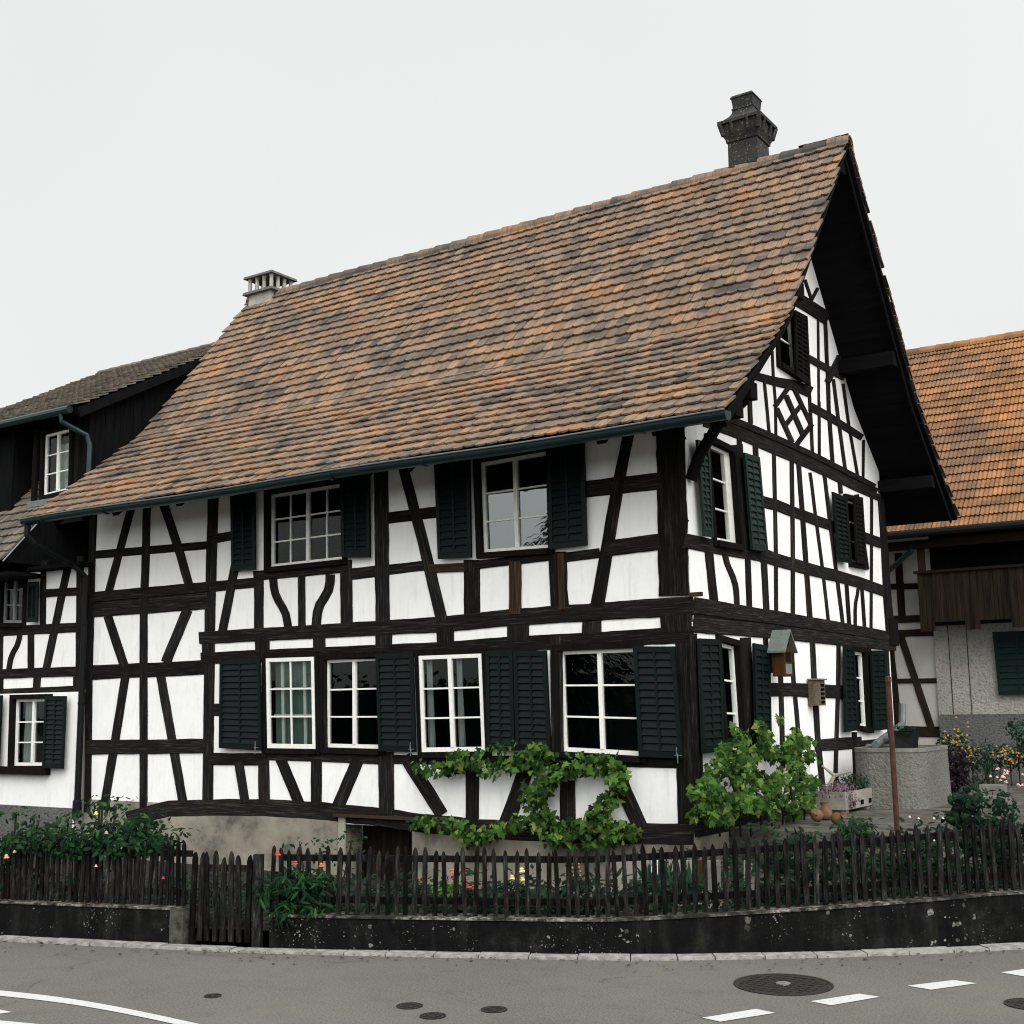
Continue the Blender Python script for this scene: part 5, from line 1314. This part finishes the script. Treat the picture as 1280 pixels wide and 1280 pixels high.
# right hand garden
px_plant('green_shrub', 'small green shrub between the terracotta jugs and the rusty pole', 'bush', [(1070, 1035, 22, 14, 150), (1075, 1048, 28, 10, 110), (1060, 1060, 26, 14, 120)], 'rose_leaf', .06, 501, .5)
px_plant('green_shrub', 'leafy shrub hanging low behind the fence below the corner grapevine', 'bush', [(1005, 1050, 26, 10, 100), (980, 1075, 28, 18, 150), (1020, 1085, 30, 18, 170)], 'dark_leaf', .06, 502, .45)
px_plant('flowering_shrub', 'shrub with white blooms behind the fence right of the rusty pole', 'bush', [(1140, 1060, 24, 20, 160), (1175, 1070, 28, 22, 200), (1100, 1080, 24, 20, 140)], 'rose_leaf', .055, 503, .45, [(1150+random.uniform(-18, 30), 1032+random.uniform(-14, 22), 2.0, 'white', random.uniform(-.2, .1)) for _ in range(9)])
px_plant('tall_shrub', 'dark leafy shrub rising above the fence near the dark purple plant', 'bush', [(1212, 1000, 22, 18, 170), (1205, 1022, 24, 14, 140), (1228, 1030, 22, 14, 120)], 'dark_leaf', .075, 504, 1.4)
px_plant('tall_shrub', 'dense dark shrub behind the fence at the bottom right, under the pale phlox', 'bush', [(1215, 1050, 30, 16, 200), (1250, 1065, 30, 18, 200), (1180, 1045, 22, 12, 120), (1130, 1085, 26, 18, 160), (1160, 1095, 26, 16, 140)], 'dark_leaf', .065, 514, .9)
px_plant('phlox', 'tall plant with pale pink flower heads at the right edge', 'plant', [(1255, 1010, 16, 30, 150), (1245, 1040, 26, 20, 160)], 'dark_leaf', .06, 505, .9, [(1256+random.gauss(0, 6), 967+random.gauss(0, 4.5), 2.6, 'pink', random.uniform(-.1, .1)) for _ in range(14)] + [(1278+random.gauss(0, 4), 975+random.gauss(0, 4), 2.6, 'pink', 0) for _ in range(6)])
px_plant('lavender', 'dusky violet and dark green plants behind the fence at right corner', 'plant', [(1270, 1040, 26, 22, 160), (1235, 1075, 30, 20, 180), (1285, 1085, 26, 22, 150), (1200, 1090, 26, 18, 150)], 'dark_leaf', .05, 506, .45, [(1262+random.gauss(0, 5), 1000+random.gauss(0, 8), 1.8, 'mauve', 0) for _ in range(8)], FLEAF)
def far_plant(name, label, cat, spots, lm, size, seed, d, flowers=(), shape=OLEAF, group=None):
    blobs = []; s_ = pxm(d)
    for (px, py, rx, rv, n) in spots: blobs.append((PD((px, py), d), (rx*s_, .3, rv*s_), n))
    b0 = blobs[0][0].copy(); b0[2] = .3
    st = [([(c[0], c[1], .3), tuple(c)], .012) for c, r_, n in blobs]
    return plant(name, label, cat, b0, blobs, lm, size, seed, shape, [(PD((px, py), d-.25), r_*s_, mk) for px, py, r_, mk in flowers], st, group=group)
rnd = random.Random(55)
far_plant('yellow_flowers', 'bush of yellow flowers against the roughcast wall left of the green shutter', 'bush', [(1200, 935, 20, 24, 240), (1180, 930, 9, 18, 80), (1215, 950, 14, 18, 120)], 'dark_leaf', .07, 601, 21.0, [(1200+rnd.gauss(0, 11), 922+rnd.gauss(0, 10), 1.9, 'yellow') for _ in range(30)] + [(1215+rnd.gauss(0, 6), 945+rnd.gauss(0, 6), 1.6, 'yellow') for _ in range(12)])
far_plant('yellow_flowers', 'yellow flowering bush cut by the right edge below the green shutter', 'bush', [(1262, 945, 20, 18, 220), (1240, 950, 12, 22, 120), (1285, 940, 16, 22, 150)], 'dark_leaf', .07, 602, 21.0, [(1258+rnd.gauss(0, 12), 942+rnd.gauss(0, 6), 1.9, 'yellow') for _ in range(22)] + [(1272+rnd.gauss(0, 6), 945+rnd.gauss(0, 4), 1.7, 'orange') for _ in range(8)])
far_plant('dark_shrub', 'dark green spiky shrub between the two yellow flowering bushes', 'bush', [(1232, 945, 12, 24, 160), (1235, 970, 22, 22, 220), (1222, 985, 12, 16, 90)], 'dark_leaf', .08, 603, 20.4, shape=FLEAF)
far_plant('purple_plant', 'dark purple leaved plant beside the roughcast trough', 'plant', [(1198, 955, 12, 24, 220), (1200, 980, 14, 20, 180), (1188, 990, 8, 22, 100)], 'purple_leaf', .10, 604, 19.6)
far_plant('grey_green_shrub', 'grey green shrub against the grey wall base at right edge', 'bush', [(1270, 910, 16, 14, 150), (1280, 925, 14, 14, 100)], 'blue_leaf', .07, 605, 21.3)

# ================================================================== TERRACE THINGS
ZT = .3
# roughcast trough with rounded corner
tr_ = empty('stone_trough', (1.0, 5.2, ZT), 'big grey roughcast water trough with rounded corner at the gable end', 'trough')
def rrect(x0, x1, y0, y1, r_, seg=8):
    pts = []
    for cx, cy, a0 in ((x1-r_, y0+r_, -90), (x1-r_, y1-r_, 0), (x0+r_, y1-r_, 90), (x0+r_, y0+r_, 180)):
        for k in range(seg+1):
            a = R(a0+90*k/seg); pts.append((cx+r_*math.cos(a), cy+r_*math.sin(a)))
    return pts
_a = PH((1160, 1013), ZT); ztop = PD((1130, 937), (_a-CAM)@FW)[2]
P_ = rrect(.34, _a[0]-.06, _a[1]+.02, _a[1]+1.7, .36)
k = len(P_); cxm, cym = sum(a for a, b_ in P_)/k, sum(b_ for a, b_ in P_)/k
sh = lambda q, f: (cxm+(q[0]-cxm)*f, cym+(q[1]-cym)*f)
mb = MB(); vs = [(*sh(q, 1.03), ZT-.02) for q in P_]+[(*q, ztop-.05) for q in P_]
mb.add(vs, [(i, (i+1) % k, k+(i+1) % k, k+i) for i in range(k)]); mb.build('basin', M['roughcast_stone'], tr_)
mb = MB(); vs = [(*sh(q, 1.015), ztop-.05) for q in P_]+[(*sh(q, 1.015), ztop) for q in P_]+[(*sh(q, .86), ztop) for q in P_]+[(*sh(q, .86), ztop-.3) for q in P_]
mb.add(vs, [(j*k+i, j*k+(i+1) % k, (j+1)*k+(i+1) % k, (j+1)*k+i) for j in range(3) for i in range(k)] + [tuple(range(3*k, 4*k))]); mb.build('rim', M['stone'], tr_)
# dark flower box on the trough
fb = empty('flower_box', (.75, 6.2, ztop), 'black flower box standing on the rim of the roughcast trough', 'planter')
q0 = (_a-CAM)@FW+1.0; a, b_ = PD((1113, 936), q0), PD((1142, 936), q0); hh = PD((1113, 914), q0)[2]
mb = MB(); mb.prism([(a[0], a[1], ztop-.02), (b_[0], b_[1], ztop-.02), (b_[0]+.03, b_[1], hh), (a[0]-.03, a[1], hh)], (0, .22, 0)); mb.build('box', M['iron'], fb)
rnd = random.Random(8); mb = MB(); blob_leaves(mb, ((a[0]+b_[0])/2, a[1]+.1, hh+.03), (.22, .1, .08), 90, .05, rnd); mb.build('foliage', M['dark_leaf'], fb)
# concrete planter
A_, B_, C_ = PH((1057.5, 1018), ZT), PH((1094, 1010), ZT), PH((1026, 1011), ZT)
pl_ = empty('concrete_planter', A_, 'pale concrete planter box with mauve trailing flowers and square holes', 'planter')
up = PD((1057.5, 991), (A_-CAM)@FW)[2]-ZT
Lv = B_-A_; Lv = Lv/np.linalg.norm(Lv)*1.15; Wv = np.array([-Lv[1], Lv[0], 0]); Wv = Wv/np.linalg.norm(Wv)*.42
c4 = [A_, A_+Lv, A_+Lv+Wv, A_+Wv]; cen = (c4[0]+c4[2])/2
mb = MB(); foot = [cen+(q-cen)*.97 for q in c4]; 
ins = [cen+(q-cen)*np.array([.88, .88, 1]) for q in c4]
vs = [(q[0], q[1], ZT+.05) for q in foot]+[(q[0], q[1], ZT+up) for q in c4]+[(q[0], q[1], ZT+up) for q in ins]+[(q[0], q[1], ZT+up-.06) for q in ins]
mb.add(vs, [(3, 2, 1, 0)]+[(j*4+i, j*4+(i+1) % 4, (j+1)*4+(i+1) % 4, (j+1)*4+i) for j in range(3) for i in range(4)]+[(12, 13, 14, 15)])
for f in (.1, .8): q = A_+Lv*f; mb.prism([(q+Wv*.1)[:3]*np.array([1, 1, 0])+np.array([0, 0, ZT]), (q+Lv*.1+Wv*.1)*np.array([1, 1, 0])+np.array([0, 0, ZT]), (q+Lv*.1+Wv*.9)*np.array([1, 1, 0])+np.array([0, 0, ZT]), (q+Wv*.9)*np.array([1, 1, 0])+np.array([0, 0, ZT])], (0, 0, .06))
mb.build('box', M['planter'], pl_)
nrm_ = np.cross(Lv/np.linalg.norm(Lv), np.array([0, 0, 1.]))
for f in (.28, .55, .82):
    q = A_+Lv*f; q[2] = ZT+up*.42; u_ = Lv/np.linalg.norm(Lv)*.05; z3 = np.array([0, 0, .05])
    mb = MB(); mb.prism([q-u_-z3*.6+nrm_*.004, q+u_-z3*.6+nrm_*.004, q+u_+z3*.6+nrm_*.004, q-u_+z3*.6+nrm_*.004], -nrm_*.02); mb.build('hole', M['room'], pl_)
rnd = random.Random(9); mb = MB()
for f in (.0, .2, .4): 
    c = A_+Lv*f+Wv*.5; blob_leaves(mb, (c[0], c[1], ZT+up+.03), (.24, .24, .10), 160, .04, rnd)
c = A_+Lv*.12; blob_leaves(mb, (c[0]+.02, c[1]-.02, ZT+up-.08), (.12, .12, .14), 110, .04, rnd)
mb.build('blossom', M['mauve'], pl_)
mb = MB()
for f in (.5, .75, .95):
    c = A_+Lv*f+Wv*.5; blob_leaves(mb, (c[0], c[1], ZT+up+.07), (.26, .24, .14), 120, .05, rnd)
mb.build('foliage', M['dark_leaf'], pl_)
c = A_+Wv*.8+Lv*.2; mb = MB(); mb.tube([(c[0], c[1], ZT+up), (c[0]+.1, c[1]+.05, ZT+up+.2), (c[0]+.3, c[1]+.12, ZT+up+.25)], [.035, .03, .015], 6); mb.tube([(c[0]+.1, c[1]+.05, ZT+up+.2), (c[0]-.05, c[1]+.0, ZT+up+.33)], [.03, .012], 6); mb.build('driftwood', M['pale_board'], pl_)
# clay jugs
jug_prof = [(.02, 0), (.075, .01), (.105, .07), (.10, .13), (.06, .19), (.045, .22), (.06, .255), (.066, .262), (.052, .262), (.035, .22)]
def jug(px, py, sc_, tilt, label, rz, zoff=0.0):
    c = PH((px, py), ZT); o = empty('clay_jug', (c[0], c[1], ZT+zoff), label, 'jug', 'terracotta jugs on the terrace edge')
    mb = MB(); mb.lathe([(a*sc_, b_*sc_) for a, b_ in jug_prof], (0, 0, 0), 18); b = mb.build('body', M['clay'], None, True)
    h = MB(); h.tube([(.045*sc_, 0, .24*sc_), (.11*sc_, 0, .23*sc_), (.125*sc_, 0, .16*sc_), (.098*sc_, 0, .11*sc_)], .011*sc_, 6); hd = h.build('handle', M['clay'], None, True)
    b.parent = o; hd.parent = o; o.rotation_euler = (tilt[0], tilt[1], rz); return o
jug(1028, 1030, .72, (R(58), 0, 0), 'round terracotta jug lying with its mouth to the left, front of the group', R(-60), .065)
jug(1042, 1031, .68, (R(68), 0, 0), 'terracotta jug tipped over, right front of the group of jugs', R(70), .055)
jug(1033, 1025, .82, (R(8), R(4), 0), 'upright terracotta jug, tallest and rearmost of the group of jugs', R(200))
# rusty pole
d = fd(1118)+.75; a, b_ = PD((1110, 848), d), PD((1123, 1062), d)
o = empty('rusty_pole', b_, 'slim rusty iron pole rising from the fence before the trough', 'pole')
mb = MB(); mb.tube([b_-np.array([0, 0, .2]), b_, a], pxm(d)*3.4, 10); mb.build('shaft', M['rust'], o)
mb = MB(); mb.lathe([(pxm(d)*4.0, -.03), (pxm(d)*4.0, .01), (.005, .02)], a, 10); mb.build('cap', M['rust'], o)
# zinc pipe
o = empty('water_pipe', PG((1100, 930), .5), 'pale zinc spout pipe slanting down to the roughcast trough', 'pipe')
a, b_, c = PG((1128, 880), .42), PG((1128, 906), .42), PG((1094, 931), .62)
mb = MB(); mb.tube([a, b_*.92+a*.08, b_*.9+c*.1, c], .055, 10); mb.build('tube', M['zinc'], o)
mb = MB(); a, b_ = PG((1084, 932), .55), PG((1116, 932), .55); mb.tube([a, b_], .025, 6); mb.build('bracket', M['zinc'], o)
# birdhouse on the gable wall
yb0, yb1 = PG((981, 845), .30)[1], PG((991.5, 845), .30)[1]; z0 = PG((986, 845.5), .30)[2]; z1_ = PG((986, 811), .30)[2]; zp = PG((988, 787), .33)[2]
bh = empty('birdhouse', (.16, (yb0+yb1)/2, z0), 'wooden birdhouse with grey pitched roof hung on the gable wall', 'birdhouse')
mb = MB(); ym = (yb0+yb1)/2
mb.prism([(.14, yb0, z0), (.14, yb1, z0), (.14, yb1, z1_), (.14, ym, zp-.05), (.14, yb0, z1_)], (.16, 0, 0)); mb.box((.03, ym-.05, z0+.05), (.14, ym+.05, z1_)); mb.build('body', M['orange_wood'], bh)
for s_ in (-1, 1):
    ye = ym+s_*((yb1-yb0)/2+.07); mb = MB(); mb.prism([(.10, ym, zp), (.10, ye, z1_-.03), (.10, ye, z1_-.055), (.10, ym, zp-.03)], (.25, 0, 0)); mb.build('roof', M['grey_sheet'], bh)
mb = MB(); mb.box((.301, yb0+.04, z0+.03), (.307, yb1-.05, z0+.16)); mb.build('hatch', M['grey_paint'], bh)
mb = MB(); mb.box((.301, yb0+.05, z0+.19), (.306, yb1-.06, z1_-.04)); mb.build('front_grille', M['timber_plain'], bh)
mb = MB(); mb.tube([(.300, ym, z1_+.06), (.309, ym, z1_+.06)], .028, 10); mb.build('entrance_hole', M['room'], bh)
# insect box
q0, q1_ = PG((1019, 866), .12), PG((1031.5, 866), .12); zt0, zt1 = PG((1024, 882), .12)[2], PG((1024, 850), .12)[2]
M['plaque'] = simple('weathered_box_wood', (.105, .085, .06), .9, .45, 30, .3, 70, spec=.1)
ib = empty('insect_box', (.08, q0[1], zt0), 'small rough insect box fixed to a gable stud right of the birdhouse', 'insect box')
mb = MB(); mb.box((.02, q0[1], zt0), (.12, q1_[1], zt1)); mb.build('body', M['plaque'], ib)
mb = MB(); mb.box((.02, q0[1]-.02, zt1), (.15, q1_[1]+.02, zt1+.02)); mb.build('roof', M['grey_sheet'], ib)
mb = MB(); dl = q1_[1]-q0[1]
for k in range(5): mb.box((.121, q0[1]+dl*.55, zt0+.03+k*(zt1-zt0-.06)/5), (.127, q0[1]+dl*.9, zt0+.03+(k+.6)*(zt1-zt0-.06)/5))
mb.build('nest_slots', M['room'], ib)
# stone edging blocks far right
for i, (px, py, ww, lb) in enumerate(((1243, 1003, 34, 'low pale stone block edging the right garden bed, lower one'), (1240, 988, 30, 'low pale stone block edging the right garden bed, upper one behind'))):
    c = PD((px, py), 17.5+i*.7); wd = ww*pxm(17.5); mb = MB(); h_ = .16
    mb.box((c[0]-wd/2, c[1]-.15, c[2]-h_/2-.3), (c[0]+wd/2, c[1]+.2, c[2]+h_/2)); o = mb.build('stone_block', M['stone']); tag(o, lb, 'stone', 'stone edging')

# ================================================================== TREE AND ADDED HEDGE ACROSS THE ROAD (they show only in the window glass)
def conifer(x, y, h, rb, label, seed):
    rnd = random.Random(seed); o = empty('conifer_tree', (x, y, 0), label, 'tree')
    mb = MB(); mb.tube([(x, y, -.3), (x, y, h*.5), (x, y, h)], [.25, .15, .02], 8); mb.build('trunk', M['bark'], o)
    mb = MB()
    for _ in range(8000):
        f = rnd.random()**1.3; z = 1+(h-1)*f; a = rnd.random()*6.28; r_ = rb*(1-f)**.8*(.10+.90*rnd.random())*(1+.35*math.sin(a*3+z*2.2))
        leaf(mb, (x+r_*math.cos(a), y+r_*math.sin(a), z-r_*.25), rnd.uniform(.22, .6), (math.cos(a)*.4, math.sin(a)*.4, 1), rnd, FLEAF, along=(math.cos(a), math.sin(a), -.35))
    mb.build('crown', M['conifer'], o)
conifer(-18.3, -27.0, 9.8, 4.0, 'dark conifer across the road mirrored in the upper window', 901)
hd = empty('added_hedge', (-14, -33, 0), 'leafy screen added across the road so the ground floor panes reflect dark', 'added_hedge')  # unseen, added so the lower panes have something dark to reflect
rnd = random.Random(902); mb = MB()
mb.box((-46, -34.2, -.3), (24, -33.2, 2.6)); mb.build('hedge_core', M['bark'], hd); mb = MB()
for _ in range(9000):
    leaf(mb, (rnd.uniform(-46, 24), rnd.uniform(-33.2, -32.8), rnd.uniform(0, 2.7)+rnd.random()**3*.9), rnd.uniform(.25, .5), (rnd.gauss(0, .4), 1, .5), rnd, OLEAF)
mb.build('foliage', M['dark_leaf'], hd)
